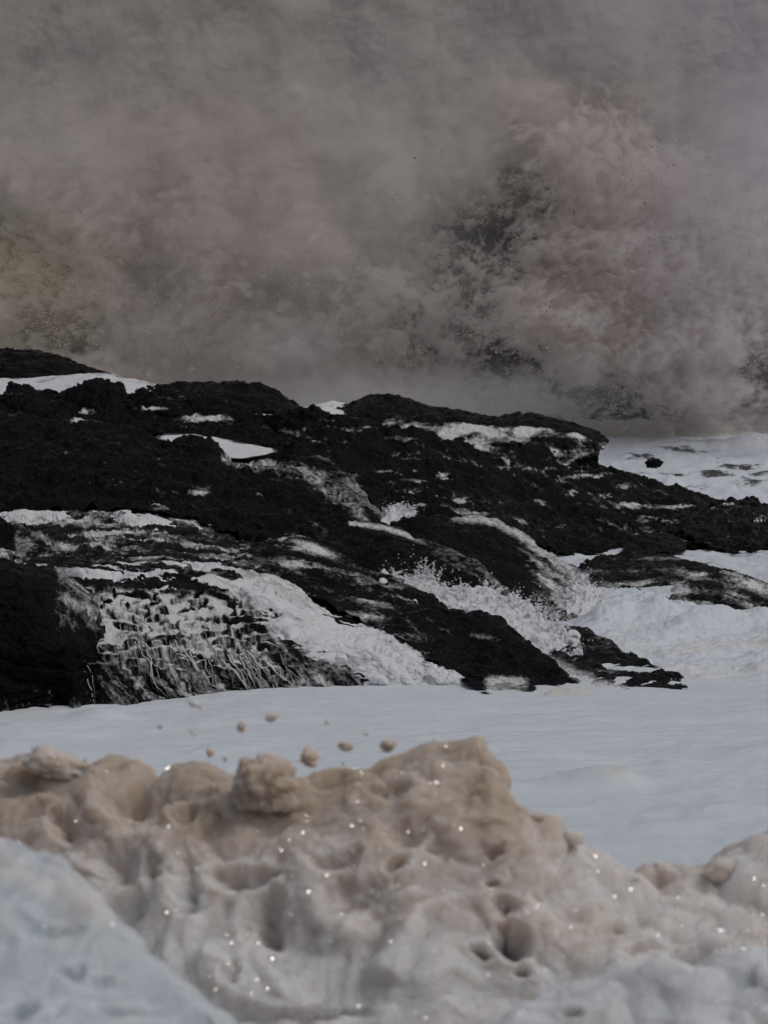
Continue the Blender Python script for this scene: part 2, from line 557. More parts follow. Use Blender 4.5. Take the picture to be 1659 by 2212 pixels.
# far humps against the spray
make_rock([[(-120, 835, 56.5), (0, 832, 56.5), (100, 830, 57), (245, 822, 58)],
           [(-120, 775, 60), (0, 756, 60), (60, 757, 60), (120, 773, 60), (170, 788, 60), (215, 804, 60), (245, 817, 60)]],
          [60, 25, 20], 260, [(3, -.6), (7, -3.5)], M_brown, 0.16, 0.9, "smooth brown hump of rock at the top left, against the spray", 0.4, 1.0, name="rock_hump", group=GR,
          flat_foam=0.55)
make_rock([[(320, 880, 51), (420, 880, 51), (520, 890, 51), (645, 895, 51)],
           [(320, 838, 54), (350, 832, 54), (400, 826, 54), (450, 828, 54), (550, 830, 54), (590, 842, 54), (620, 862, 54), (645, 884, 54)]],
          [60, 25, 20], 260, [(3, -.6), (7, -3.5)], M_brown, 0.15, 1.0, "low brown rock back on the skyline with a rounded right end beside white foam", 0.5, 2.0, name="rock_hump", group=GR)
def foam_feet(u, v, G, N):
    line = np.interp(u, [730, 850, 1000, 1100, 1200, 1305], [893, 899, 911, 920, 930, 948])
    st = fbm(G[..., 0] * .9, G[..., 1] * .6, G[..., 2] * 3, 5)
    return -0.6 + (.85 + 2.4 * st ) * sstep(-4, 8, v - line + 20 * st)


make_rock([[(730, 985, 52), (850, 990, 52), (1000, 1000, 52), (1100, 1010, 52)],
           [(730, 900, 53), (850, 905, 53), (930, 912, 53), (1000, 920, 53), (1100, 925, 53)],
           [(730, 886, 56), (770, 868, 56), (800, 854, 56), (860, 855, 56), (890, 866, 56), (920, 878, 56), (1000, 889, 56), (1060, 903, 56), (1100, 914, 56)]],
          [40, 50, 20, 20], 260, [(2.5, -.5), (6, -3)], M_brown, 0.13, 1.1, "dark pointed hump in the middle of the skyline, under the brownest spray", 0.5, 3.0, foam_feet, name="rock_hump", group=GR, flat_foam=.4)
make_rock([[(1050, 1030, 54), (1150, 1050, 54), (1190, 1040, 54.2), (1225, 1005, 54.6), (1262, 985, 55.6), (1312, 960, 57)],
           [(1050, 930, 55), (1150, 938, 55), (1240, 950, 55.3), (1290, 957, 56), (1312, 958.5, 57.3)],
           [(1050, 912, 58), (1090, 900, 58), (1120, 893, 58), (1160, 894, 58), (1200, 904, 58), (1240, 917, 58), (1285, 932, 58), (1300, 941, 58), (1312, 956, 58)]],
          [40, 50, 20, 20], 240, [(2.5, -.5), (6, -3)], M_brown, 0.12, 1.2, "last dark hump at the right end of the skyline, next to open foaming sea", 0.5, 4.0, foam_feet, name="rock_hump", group=GR)

# upper left massif behind the small pool
def foam_e1(u, v, G, N):
    f = np.full(u.shape, -0.6)
    f = np.maximum(f, spots(u, v, G, ((188, 887, 12, 7, 1.5), (175, 912, 20, 5, 1.5), (440, 905, 60, 5, 1.5), (330, 880, 30, 4, 1.5))))
    return f


make_rock([[(-120, 960, 46), (100, 960, 46), (345, 945, 47), (450, 950, 47), (560, 965, 47), (620, 980, 47)],
           [(-120, 900, 48.5), (100, 905, 48.5), (345, 905, 49), (460, 905, 49), (560, 925, 49), (620, 935, 49)],
           [(-120, 850, 51), (0, 852, 51), (30, 836, 51), (60, 833, 51), (90, 848, 51), (112, 860, 51), (145, 850, 51), (185, 828, 51), (205, 825, 51), (250, 832, 51),
            (265, 850, 51), (278, 856, 51), (292, 844, 51), (350, 842, 51), (390, 850, 51), (450, 862, 51), (525, 873, 51), (555, 900, 51), (620, 920, 51)]],
          [70, 70, 22, 16], 620, [(1.6, -.5), (4, -2.5)], M_black, 0.26, 0.8, "long bouldery black ridge at the upper left with a white strip of foam behind it", 0.75, 5.0, foam_e1, "rock_ridge", GR, flat_foam=.35, traces=.45)

# right-hand ridge running down to the open sea
def foam_e2(u, v, G, N):
    f = np.full(u.shape, -0.6)
    f = np.maximum(f, spots(u, v, G, ((1000, 1078, 14, 5, 1.3), (962, 1027, 14, 5, 1.4), (1225, 1065, 12, 5, 1.3), (1300, 1075, 14, 4, 1.2), (1150, 1012, 60, 5, 1.0),
                              (1270, 1025, 50, 5, 1.1), (1110, 1005, 40, 4, .9), (1250, 1090, 30, 4, .9), (1360, 1092, 60, 6, 1.3), (1470, 1096, 60, 5, 1.3), (760, 925, 60, 5, .8),
                              (700, 1000, 30, 20, .7), (760, 1050, 25, 30, .8), (800, 1095, 20, 25, .85), (640, 930, 60, 7, .7), (860, 950, 60, 4, .8))))
    for pts, w, h in [([(560, 915), (640, 935), (760, 965)], 9, 0.5), ([(850, 945), (960, 975), (1060, 1010), (1180, 1060)], 9, 0.5), ([(900, 1030), (1010, 1080), (1120, 1130)], 11, 0.45), ([(1100, 1000), (1230, 1050), (1350, 1095)], 9, 0.5), ([(1290, 1130), (1380, 1150), (1480, 1170)], 12, 0.7)]:
        f = np.maximum(f, run(u, v, G, pts, w, h))
    return f


make_rock([[(500, 1030, 45.5), (650, 1010, 45.5), (760, 1050, 45), (830, 1115, 44), (950, 1115, 43.5), (1045, 1128, 43.5), (1140, 1160, 44.5), (1200, 1196, 46), (1290, 1200, 47), (1400, 1180, 49), (1520, 1190, 48.5), (1600, 1200, 48)],
           [(500, 960, 48), (650, 950, 48), (760, 980, 48), (830, 1020, 47.5), (950, 1030, 48), (1045, 1050, 48.5), (1140, 1080, 50), (1200, 1100, 51), (1290, 1110, 52), (1400, 1115, 54), (1520, 1130, 54), (1600, 1150, 52)],
           [(500, 912, 50), (560, 905, 50), (600, 895, 50), (645, 888, 50), (675, 876, 50), (700, 888, 50), (740, 899, 50), (800, 914, 50.5), (830, 928, 51), (865, 930, 51), (893, 926, 51), (925, 938, 51.5), (955, 950, 52), (1000, 952, 52.5),
            (1030, 961, 53), (1055, 970, 53), (1085, 962, 53.5), (1120, 961, 54), (1150, 962, 54.5), (1190, 974, 55), (1230, 985, 56), (1265, 999, 57), (1310, 1010, 58), (1355, 1029, 59), (1395, 1041, 60), (1450, 1051, 60), (1485, 1064, 61), (1530, 1077, 61), (1600, 1105, 60)]],
          [110, 110, 20, 16], 900, [(1.6, -.5), (4, -2.5)], M_brown, 0.24, 0.85, "longest black ridge, sloping from mid skyline down to the open foam at right", 0.55, 6.0, foam_e2, "rock_ridge", GR, flat_foam=.6, traces=.62)

make_rock([[(1470, 1150, 50), (1550, 1192, 47.5), (1659, 1205, 47), (1800, 1205, 47)],
           [(1470, 1112, 55), (1500, 1103, 55.5), (1530, 1095, 56), (1580, 1086, 56), (1625, 1083, 56), (1650, 1095, 55.5), (1700, 1110, 55), (1800, 1120, 55)]],
          [80, 18, 12], 300, [(1.5, -.4), (4, -2.5)], M_brown, 0.20, 1.0, "dark rock at the right edge of the picture, just below the churning white water", 0.6, 7.0, None, "rock_ledge", GR, flat_foam=.6, traces=.9)

# front ridge at left, before the pool
def foam_e3(u, v, G, N):
    f = np.full(u.shape, -0.6)
    f = np.maximum(f, run(u, v, G, [(595, 1010), (650, 1015), (700, 1048), (750, 1085), (790, 1118)], 24, .8))
    f = np.maximum(f, run(u, v, G, [(490, 985), (560, 1003), (590, 1000)], 18, 1.0))
    f = np.maximum(f, spots(u, v, G, ((425, 1062, 28, 6, 1.5), (345, 1100, 30, 5, .9), (250, 1050, 60, 30, .45))))
    for pts, w, h in [([(150, 960), (260, 1010), (340, 1060), (420, 1095)], 14, 0.3), ([(500, 1040), (600, 1090), (700, 1150)], 13, 0.42), ([(250, 930), (330, 980), (380, 1050)], 14, 0.28)]:
        f = np.maximum(f, run(u, v, G, pts, w, h))
    return f


make_rock([[(-120, 1112, 36), (0, 1106, 36), (150, 1100, 36), (250, 1100, 36), (340, 1110, 35.8), (420, 1126, 35.3), (480, 1148, 34.8), (580, 1178, 34), (700, 1195, 33.7), (800, 1235, 33)],
           [(-120, 1010, 39.5), (150, 1000, 39.5), (340, 1020, 39.3), (480, 1070, 38.3), (580, 1090, 37.5), (700, 1120, 36.5), (800, 1165, 35.2)],
           [(-120, 905, 43.5), (0, 902, 43.5), (100, 915, 43.5), (200, 915, 43.5), (300, 935, 43), (345, 962, 43), (372, 961, 43), (400, 954, 43), (430, 949, 43), (455, 958, 43), (475, 978, 43), (500, 1008, 42.5), (530, 1015, 42), (560, 1003, 42),
            (590, 1004, 41.5), (630, 1008, 41), (660, 1022, 40.5), (700, 1046, 40), (745, 1080, 39), (790, 1115, 38), (830, 1150, 37)]],
          [120, 110, 18, 14], 760, [(1.3, -.5), (3, -2.2)], M_black, 0.22, 0.9, "broad black rock face at the left, in front of the small white pool", 0.6, 8.0, foam_e3, "rock_cliff", GR, traces=.4)

# boulder with a veil of water behind it
make_rock([[(620, 1020, 43), (700, 1060, 42), (760, 1110, 41), (835, 1130, 40)],
           [(620, 1000, 44), (645, 988, 44), (680, 985, 44), (705, 993, 44), (740, 1020, 43.5), (780, 1065, 43), (835, 1125, 42)]],
          [50, 14, 10], 220, [(1, -.4), (2.5, -2)], M_black, 0.10, 1.4, "rounded boulder veiled by running water, half hidden behind the broad black face", 0.5, 9.0,
          lambda u, v, G, N: -0.6 + 0.85 * sstep(0, 1, fbm(G[..., 0] * 1.2, G[..., 1], G[..., 2] * .6, 3) + .75), "boulder", GR)

# the veiled humps over the splash
def foam_g(u, v, G, N):
    edge = line_dist(u, v, [(940, 1118), (1020, 1120), (1070, 1126), (1110, 1148), (1155, 1174), (1195, 1200), (1235, 1235), (1262, 1280)])
    st = fbm((G[..., 0] + G[..., 1] * .5) * 5, G[..., 1] * 1.0, G[..., 2] * 1.2, 4)
    f = -0.6 + 1.15 * np.exp(-(edge / 16) ** 2) * sstep(930, 1010, u)
    right = sstep(1060, 1180, u + (1200 - v) * .35)
    st = st + .5 * fbm(G[..., 0] * 3, G[..., 1] * 3, G[..., 2] * 3, 4)
    f = np.maximum(f, -0.6 + right * (0.88 + 0.8 * st))
    return np.maximum(f, -0.6 + 1.15 * np.exp(-(((u - 1240) / 35) ** 2 + ((v - 1270) / 50) ** 2)) + .3 * st)


make_rock([[(825, 1158, 36.5), (880, 1170, 36), (925, 1195, 35.5), (1005, 1235, 35), (1055, 1272, 34.5), (1110, 1295, 34), (1150, 1313, 33.8), (1195, 1335, 33.5), (1240, 1352, 33.2), (1290, 1356, 33.2)],
           [(835, 1145, 37.2), (880, 1145, 37.2), (940, 1160, 36.8), (1010, 1180, 36.8), (1060, 1200, 36.4), (1110, 1225, 36), (1155, 1250, 35.6), (1195, 1275, 35.2), (1240, 1305, 34.5), (1288, 1347, 33.6)],
           [(845, 1133, 37.5), (870, 1121, 38), (895, 1116, 38), (960, 1118, 38.5), (1020, 1120, 39), (1070, 1126, 39), (1110, 1148, 38.5), (1155, 1174, 38), (1195, 1200, 37.5), (1235, 1235, 36.5), (1262, 1280, 35.5), (1286, 1338, 34)]],
          [70, 70, 16, 12], 560, [(.9, -.3), (2.2, -1.8)], M_brown, 0.12, 1.1, "large rounded dark rock in the centre, a pale veil of water over its right side", 0.4, 10.0, foam_g, "rock_hump", GR)


def foam_g1(u, v, G, N):
    st = fbm((G[..., 0] + G[..., 1] * .5) * 5, G[..., 1] * 1.0, G[..., 2] * 1.2, 4)
    e = line_dist(u, v, [(760, 1130), (830, 1140), (870, 1152), (925, 1178), (970, 1195), (1020, 1222), (1060, 1252), (1100, 1280)])
    f = -0.6 + 1.3 * np.exp(-(e / 9) ** 2) * sstep(1000, 850, u)
    return np.maximum(f, -0.6 + np.exp(-(e / 34) ** 2) * sstep(860, 960, u) * (.72 + .55 * st))


make_rock([[(640, 1180, 34), (700, 1200, 33.5), (780, 1245, 33), (850, 1262, 32.3), (920, 1275, 31.9), (960, 1290, 31.8), (1000, 1300, 31.8), (1060, 1312, 31.8), (1115, 1322, 31.8)],
           [(700, 1135, 36.5), (760, 1129, 36.5), (800, 1132, 36.5), (830, 1138, 36), (860, 1147, 35.6), (895, 1168, 35.2), (930, 1172, 34.8), (970, 1189, 34.3), (1020, 1214, 33.7), (1055, 1243, 33.2), (1112, 1285, 32.6)]],
          [90, 16, 12], 480, [(.8, -.3), (2, -1.6)], M_brown, 0.10, 1.2, "dark sloping rock directly behind the white splash, foam lying along its top edge", 0.4, 11.0, foam_g1, "rock_slope", GR)

# right-hand low rocks
def foam_n1(u, v, G, N):
    st = fbm(G[..., 0] * 1.2, G[..., 1] * 1.0, G[..., 2] * 2, 5)
    return -0.6 + (0.72 + 1.5 * st) * sstep(1200, 1250, v + 0 * u) + 0.8 * np.exp(-((v - 1206) / 7) ** 2) * sstep(1330, 1400, u)


make_rock([[(1255, 1280, 38.6), (1290, 1290, 38.2), (1355, 1292, 38.1), (1440, 1285, 38.2), (1500, 1290, 38), (1590, 1290, 38)],
           [(1255, 1222, 43), (1295, 1207, 43), (1370, 1201, 43), (1455, 1209, 42.5), (1530, 1224, 42), (1590, 1240, 41)]],
          [70, 16, 10], 380, [(1, -.2), (2.5, -1)], M_brown, 0.12, 1.1, "low dark slab of rock between the veiled hump and the right edge, grey water combed over it", 0.4, 12.0, foam_n1, "rock_slab", GR)


def foam_n2(u, v, G, N):
    st = fbm(G[..., 0] * 1.6 + G[..., 1] * .8, G[..., 1] * 1.0, G[..., 2] * 2.5, 5)
    return -0.6 + (.74 + 1.5 * st) + .5 * sstep(1500, 1450, u)


make_rock([[(1430, 1345, 33.5), (1500, 1350, 33.3), (1570, 1348, 33.4), (1659, 1348, 33.4), (1800, 1352, 33.4)],
           [(1430, 1310, 35.5), (1470, 1268, 36.5), (1510, 1247, 37.3), (1560, 1242, 37.6), (1600, 1250, 37.6), (1659, 1268, 37.4), (1800, 1300, 37)]],
          [80, 16, 10], 340, [(.8, -.3), (2.5, -1.5)], M_front, 0.14, 1.1, "mottled grey hump at the right edge, streaming with white water", 0.5, 13.0, foam_n2, "rock_hump", GR)
make_rock([[(1345, 1192, 46.5), (1400, 1196, 46.3), (1480, 1192, 46.5)],
           [(1345, 1172, 48.5), (1365, 1158, 48.5), (1400, 1150, 48.5), (1450, 1155, 48.5), (1480, 1180, 48)]],
          [40, 12, 10], 160, [(.8, -.3), (2, -1)], M_brown, 0.10, 1.3, "small dark rock standing alone in torn foam under the long ridge", 0.6, 14.0, None, "rock", GR)
# ------------------------------------------------------------------ the front shelf with its cascades
ZF = -0.15
foot_v = [(-120, 1585), (0, 1568), (40, 1563), (110, 1556), (200, 1549), (270, 1553), (340, 1534), (420, 1523), (560, 1511), (700, 1503), (820, 1497), (1040, 1496), (1120, 1502)]
S_rails = [[(a, b + 8, float(D0(b + 8, ZF))) for a, b in foot_v],
           [(-120, 1400, 25.0), (100, 1400, 25.0), (200, 1400, 25.0), (340, 1400, 25.3), (480, 1410, 25.9), (620, 1420, 26.3), (760, 1435, 26.5), (900, 1450, 26.6), (1000, 1470, 26.4), (1120, 1492, 26)],
           [(-120, 1290, 27.0), (100, 1290, 27.0), (200, 1290, 27.0), (340, 1300, 27.2), (480, 1315, 27.4), (620, 1345, 27.7), (760, 1370, 28), (900, 1410, 27.7), (1000, 1450, 27), (1120, 1490, 26.2)],
           [(-120, 1212, 29.5), (100, 1210, 29.5), (240, 1214, 29.4), (360, 1214, 29.4), (480, 1230, 29.6), (620, 1265, 29.8), (760, 1312, 29.6), (900, 1375, 28.8), (1000, 1430, 27.7), (1120, 1488, 26.4)],
           [(-120, 1088, 38), (0, 1088, 38), (150, 1084, 38), (340, 1092, 37.5), (420, 1108, 37), (580, 1158, 35.5), (660, 1170, 34.5), (780, 1235, 32.5), (900, 1300, 31), (1000, 1380, 29.5), (1120, 1480, 27)]]
SU = 1100
S0 = loft(S_rails, [150, 130, 90, 130], SU)
S_s = np.linspace(0, 1, SU)[None, :] * np.ones((S0.shape[0], 1))
uS0, vS0 = to_uv(S0)
_tn = 70 * fbm(S0[..., 0] * .9, S0[..., 1] * .9, S0[..., 2] * .9 + 4, 4)
terr = sstep(110, 190, uS0 + _tn) * sstep(700, 540, uS0 + _tn) * sstep(1240, 1275, vS0 - uS0 * 0.05) * sstep(1500, 1390, vS0 - uS0 * 0.05 + _tn)
flow_a, flow_b = (uS0 * .91 + vS0 * .42) / 1000, (-uS0 * .42 + vS0 * .91) / 1000     # along and across the run of the water
flow_noise = fbm(S_s * 80 + S0[..., 2] * 10 + 2.5 * fbm(S_s * 12, S0[..., 2] * 2, 1., 4), S0[..., 2] * 1.3, 0.5, 5, .65)


def shelf_post(G, G0, N):
    x, y, z = G[..., 0], G[..., 1], G[..., 2]
    # stepped blocks in the cascade
    h = 0.15
    wq = .5 * fbm(x * 1.1, y * 1.1, z * 1.1 + 3, 3)
    f1, f2, cell = worley(x * 1.5 + 2 * wq, y * 1.2 + wq, z * 1.6 + wq)
    q = (z + .22 * x * .6) / h * (1 + .0 * x) + cell * 2.6 + 2.4 * fbm(x * 1.1, y * 1.1, z * .8 + 3.0, 4)
    fr = q - np.floor(q)
    dz = np.clip((np.floor(q) + sstep(0.5, 0.95, fr) - q) * h, -h, h)
    G = G.copy()
    G[..., 2] += terr * (dz * 0.85 - .05 * sstep(.12, 0, f2 - f1))
    G[..., 1] += terr * (0.28 * (cell - 0.5) + .05 * fbm(x * 5, y * 5, z * 5, 4))
    # ribbed, rubbly shelf above
    up = sstep(1235, 1195, vS0 - np.maximum(uS0 - 350, 0) * .28)
    G[..., 2] += up * (0.15 * billow(x * 1.0, y * .55, 7., 6, .62) + 0.07 * fbm(x * 3, y * 1.3, 2., 5, .6))
    return G


def foam_shelf(u, v, G, N):
    x, y, z = G[..., 0], G[..., 1], G[..., 2]
    f = np.full(u.shape, -0.55)
    tread = sstep(0.35, 0.85, blur(N[..., 2], 4))
    f = np.maximum(f, -0.6 + terr * (0.36 + .95 * tread + 1.0 * flow_noise))
    # veils down the face
    face = sstep(150, 260, u) * sstep(1300, 1390, v) * sstep(900, 700, u)
    f = np.maximum(f, -0.6 + face * (0.70 + 1.25 * flow_noise))
    f = np.maximum(f, -0.6 + sstep(300, 0, u) * sstep(1380, 1500, v) * (.50 + .9 * flow_noise))
    # thin water over the shelf above, in level streaks
    up = sstep(1235, 1200, vS0 - np.maximum(uS0 - 350, 0) * .28)
    st = fbm(x * .7 + 20, y * 1.6, z * 1.5, 5)
    f = np.maximum(f, -0.6 + up * (0.52 + 1.9 * st + 0.25 * sstep(.75, .97, N[..., 2])))
    # skirt at the right end
    f = np.maximum(f, -0.6 + sstep(900, 1000, u) * (.75 + .8 * flow_noise) * sstep(1430, 1460, v))
    return f


shelf, _, S1 = make_rock(S_rails, [150, 130, 90, 130], SU, None, M_front, 0.085, 1.5,
                         "stepped rock shelf at the front left with threads of foam running down its face", 0.45, 16.0, foam_shelf, "rock_shelf", GR, shelf_post)


# foam sheets lying over the shelf: smooth surface, ragged where the rock pokes through
def foam_over(base, polys, amp, bias, rough, name, label, cat, stain_or_shade=0.15, mat=None, ridge=0.0, streaks=None, group=None, soft=22, tear_or_shade=None):
    mat = mat or M_stream
    u, v = to_uv(base)
    s = np.full(u.shape, -1e9)
    for p in polys:
        s = np.maximum(s, poly_sdf(u, v, p))
    x, y, z = base[..., 0], base[..., 1], base[..., 2]
    n = fbm(x * .9, y * 1.3, z * 2.2 + 7, 6, .6)
    m = sstep(-soft, soft, s + n * soft * 2.2)
    th = amp * m - bias + rough * n * m
    if streaks is not None:
        th = th + streaks * m
    if ridge:
        th += ridge * m * billow(x * 2.6, y * 2.6, z * 2.6, 4)
    N = normals(blur(base, 6))
    G = blur(base, 45) + N * th[..., None]
    st = np.full(u.shape, stain_or_shade)
    o = grid_mesh(name, G, mat, {"stain_or_shade": st, "tear_or_shade": np.zeros(u.shape) if tear_or_shade is None else tear_or_shade}, keep=(m > 0.03))
    tag(o, label, cat, group)
    return o
    return o


stream = [(20, 1222), (200, 1232), (330, 1228), (400, 1214), (450, 1222), (500, 1250), (560, 1268), (640, 1296), (740, 1335), (830, 1355), (900, 1392), (985, 1445), (1035, 1492), (860, 1500), (800, 1492), (720, 1450), (640, 1400),
          (585, 1335), (510, 1284), (420, 1248), (300, 1248), (180, 1250), (160, 1242)]
_fb = fbm(flow_a * 7, flow_b * 70 + 2.5 * fbm(flow_a * 8, flow_b * 20, 4., 3), 2.2, 5, .65)
stream_ob = foam_over(S1, [stream], 0.11, 0.055, 0.06, "foam_stream", "broad white stream of foam pouring down the stepped shelf from left to right", "foam stream", 0.12,
          streaks=0.035 * _fb + .045 * sstep(1.0, 1.35, flow_a) * billow(flow_a * 34, flow_b * 50, 3.3, 4), soft=30,
          tear_or_shade=np.clip(.10 + 1.3 * _fb + .35 * fbm(S0[..., 0] * .8, S0[..., 1] * .8, 3., 3) - .1 * sstep(.5, .9, flow_a), -.5, 1))
# threads of foam draping from the stream down over the ledges
def trickles(parent, n_, seed):
    rg = np.random.default_rng(seed)
    base = blur(S1, 30)
    Nb = normals(blur(S1, 40))
    ny, nx = base.shape[:2]
    for k in range(n_):
        j = rg.uniform(.215, .60) * nx
        top_v = np.interp(j / nx, [.2, .33, .45, .6], [1262, 1268, 1305, 1400]) + rg.uniform(10, 130)
        col = vS0[:, int(j)]
        i = int(np.argmin(np.abs(col - top_v)))
        ln = rg.uniform(.5, 1.0) * i
        if ln < 25: continue
        m_ = int(ln)
        drift = rg.uniform(45, 120) * ln / 200
        w1 = fbm(np.linspace(0, 2.2 + m_ / 90, m_), k * 3.3, .5, 3, .45) * 13
        ii = i - np.arange(m_)
        jj = np.clip(j + drift * np.linspace(0, 1, m_) ** 1.3 + w1 * np.linspace(.2, 1, m_), 0, nx - 1)
        ii = np.clip(ii, 0, ny - 1)
        p = base[ii, jj.astype(int)]
        nn = Nb[ii, jj.astype(int)]
        for _ in range(14):
            p[1:-1] = (p[:-2] + 2 * p[1:-1] + p[2:]) / 4
        tt = np.linspace(0, 1, m_)
        w = rg.choice([.006, .009, .014, .026], p=[.4, .38, .18, .04]) * (.6 + 1.2 * np.abs(fbm(tt * 5, k * 1.7, 2.2, 3))) * sstep(0, .2, tt) * sstep(1.0, .6, tt)
        tang = np.gradient(p, axis=0)
        side = np.cross(tang, nn)
        side /= np.maximum(np.linalg.norm(side, axis=1, keepdims=True), 1e-6)
        an = np.linspace(-.15, math.pi + .15, 8)
        R = p[:, None] + side[:, None] * (np.cos(an)[None, :, None] * w[:, None, None]) + nn[:, None] * ((np.sin(an)[None, :, None] * .45) * w[:, None, None] + .022)
        o = grid_mesh("trickle", R, M_stream, {"stain_or_shade": np.full(R.shape[:2], .12), "tear_or_shade": np.full(R.shape[:2], rg.uniform(.25, .75))})
        o.parent = parent


trickles(stream_ob, 48, 21)
foam_over(S1, [[(0, 1100), (150, 1104), (140, 1122), (60, 1130), (0, 1122)], [(270, 1120), (320, 1112), (370, 1135), (360, 1148), (270, 1142)],
               [(200, 1098), (300, 1102), (260, 1110), (190, 1108)]], 0.12, 0.06, 0.12, "foam_patch",
          "low white foam lying on the ribbed shelf at the left edge, below the black face", "foam patch", 0.2)
foam_over(S1, [[(480, 1240), (540, 1246), (600, 1245), (640, 1262), (670, 1300), (640, 1318), (590, 1290), (520, 1262)]], 0.15, 0.06, 0.10, "foam_patch",
          "lumpy greyer foam piled above the white stream, beside the dark slab", "foam patch", 0.2, ridge=.04, tear_or_shade=.15 + .9 * _fb)

# block at the left edge
def foam_block(u, v, G, N):
    st = fbm(G[..., 0] * 3, G[..., 1] * 3, G[..., 2] * 1.5, 4)
    f = -0.6 + sstep(95, 135, u) * sstep(1420, 1330, v) * (.75 + 1.0 * st) + 0 * v
    return np.maximum(f, -0.6 + sstep(1420, 1530, v) * (.50 + 1.0 * st))


make_rock([[(-140, 1600, float(D0(1600, -.2))), (0, 1578, float(D0(1578, -.2))), (60, 1570, float(D0(1570, -.2))), (130, 1560, float(D0(1560, -.2))), (160, 1556, 24.0), (230, 1480, 24.8)],
           [(-140, 1400, 24.1), (0, 1390, 24.2), (60, 1390, 24.2), (130, 1400, 24.3), (160, 1390, 24.6), (228, 1400, 25.3)],
           [(-140, 1240, 25.0), (0, 1238, 25.0), (60, 1250, 25.1), (100, 1258, 25.2), (150, 1285, 25.4), (195, 1300, 25.7), (225, 1345, 26.0)],
           [(-140, 1212, 25.8), (0, 1214, 25.8), (60, 1232, 25.9), (100, 1238, 26), (150, 1262, 26.2), (195, 1290, 26.4), (225, 1335, 26.5)]],
          [130, 120, 30, 14, 10], 380, [(.9, -.15), (1.6, -.9)], M_front, 0.11, 1.3, "blocky black rock at the left edge with a steep face standing in the foam", 0.5, 17.0, foam_block, "rock_block", GR)
make_rock([[(-120, 1215, 30.0), (0, 1215, 29.8), (60, 1214, 29.8), (120, 1205, 30)],
           [(-120, 1125, 31.5), (0, 1128, 31.2), (22, 1140, 31), (60, 1142, 31), (92, 1150, 31), (120, 1190, 31)]],
          [60, 12, 10], 160, [(.6, -.2), (1.5, -.8)], M_front, 0.11, 1.6, "small frosted boulder at the left edge, on the shelf behind the block", 0.7, 18.0,
          lambda u, v, G, N: -0.6 + sstep(15, 40, u) * (.62 + .9 * fbm(G[..., 0] * 3, G[..., 1] * 3, G[..., 2] * 3, 4)), "boulder", GR)

# front-centre dark slab
def foam_k(u, v, G, N):
    x, y, z = G[..., 0], G[..., 1], G[..., 2]
    st = fbm(x * 1.1 + z, y * 1.8, z * 2.4, 5)
    f = -0.6 + sstep(800, 620, u) * (.62 + 2.0 * st) + 0 * u
    f = np.maximum(f, -0.6 + np.exp(-(((u - 680) / 60) ** 2 + ((v - 1185 - (u - 680) * .35) / 14) ** 2)) * 1.5)
    f = np.maximum(f, -0.6 + (.44 + 1.7 * st) * sstep(640, 700, u) * sstep(1060, 860, u))
    f = np.maximum(f, -0.6 + .85 * np.exp(-(((u - 1040) / 60) ** 2 + ((v - 1375 - (u - 1040) * .15) / 9) ** 2)) + .35 * st)
    for pts, w, h in (([(690, 1215), (800, 1270), (900, 1320), (1000, 1390)], 11, .55), ([(760, 1290), (880, 1350), (980, 1420), (1080, 1480)], 11, .45)):
        f = np.maximum(f, run(u, v, G, pts, w, h))
    return np.maximum(f, -0.6 + sstep(1030, 1060, u) * sstep(1165, 1120, u) * sstep(1440, 1475, v) * (1.05 + .8 * st))


make_rock([[(480, 1228, 30.3), (560, 1240, 29.8), (640, 1278, 29.4), (740, 1318, 28.9), (830, 1358, 28.3), (900, 1402, 27.5), (980, 1458, 26.6), (1040, 1506, 25.5), (1100, 1512, 25.4), (1175, 1514, 25.4), (1270, 1502, 25.6)],
           [(520, 1195, 32), (600, 1195, 31.5), (680, 1225, 30.8), (760, 1262, 30.3), (840, 1302, 29.8), (920, 1345, 29), (985, 1385, 28.3), (1050, 1420, 27.5), (1110, 1445, 27), (1180, 1475, 26.5), (1268, 1495, 26)],
           [(560, 1174, 34), (600, 1168, 33.7), (635, 1163, 33.4), (670, 1169, 33), (725, 1194, 32.5), (780, 1229, 32), (830, 1248, 31.5), (880, 1267, 31), (930, 1292, 30.5), (970, 1321, 30), (1005, 1329, 29.7), (1050, 1329, 29.4), (1080, 1338, 29.2),
            (1110, 1367, 28.7), (1150, 1397, 28.1), (1180, 1422, 27.6), (1210, 1447, 27), (1240, 1470, 26.6), (1266, 1488, 26.3)]],
          [90, 90, 16, 12], 860, [(.7, -.2), (1.8, -1.4)], M_front, 0.10, 1.4, "long tapering black slab in the centre, between the foam stream and the white splash", 0.5, 19.0, foam_k, "rock_slab", GR)

# tip
def foam_m(u, v, G, N):
    st = fbm(G[..., 0] * 2.2, G[..., 1] * 2, G[..., 2] * 3, 5)
    e = line_dist(u, v, [(1185, 1432), (1240, 1455), (1290, 1480), (1350, 1495)])
    return np.maximum(-0.6 + 1.2 * np.exp(-(e / 22) ** 2) + .4 * st, -0.6 + (.42 + .8 * st) * sstep(1400, 1300, u))


make_rock([[(1165, 1440, 27.5), (1210, 1462, 27), (1250, 1486, 26.3), (1290, 1502, 25.7), (1340, 1508, 25.5), (1420, 1507, 25.5), (1480, 1506, 25.5), (1530, 1504, 25.5)],
           [(1195, 1385, 30.6), (1225, 1360, 30.8), (1265, 1367, 30.4), (1295, 1380, 30), (1330, 1402, 29.3), (1370, 1422, 28.6), (1430, 1447, 27.5), (1480, 1472, 26.7), (1526, 1497, 26)]],
          [110, 14, 10], 420, [(.6, -.2), (1.5, -1.2)], M_front, 0.09, 1.5, "wedge of rock tapering to a point in the foam, furthest right at the front", 0.5, 20.0, foam_m, "rock_wedge", GR)

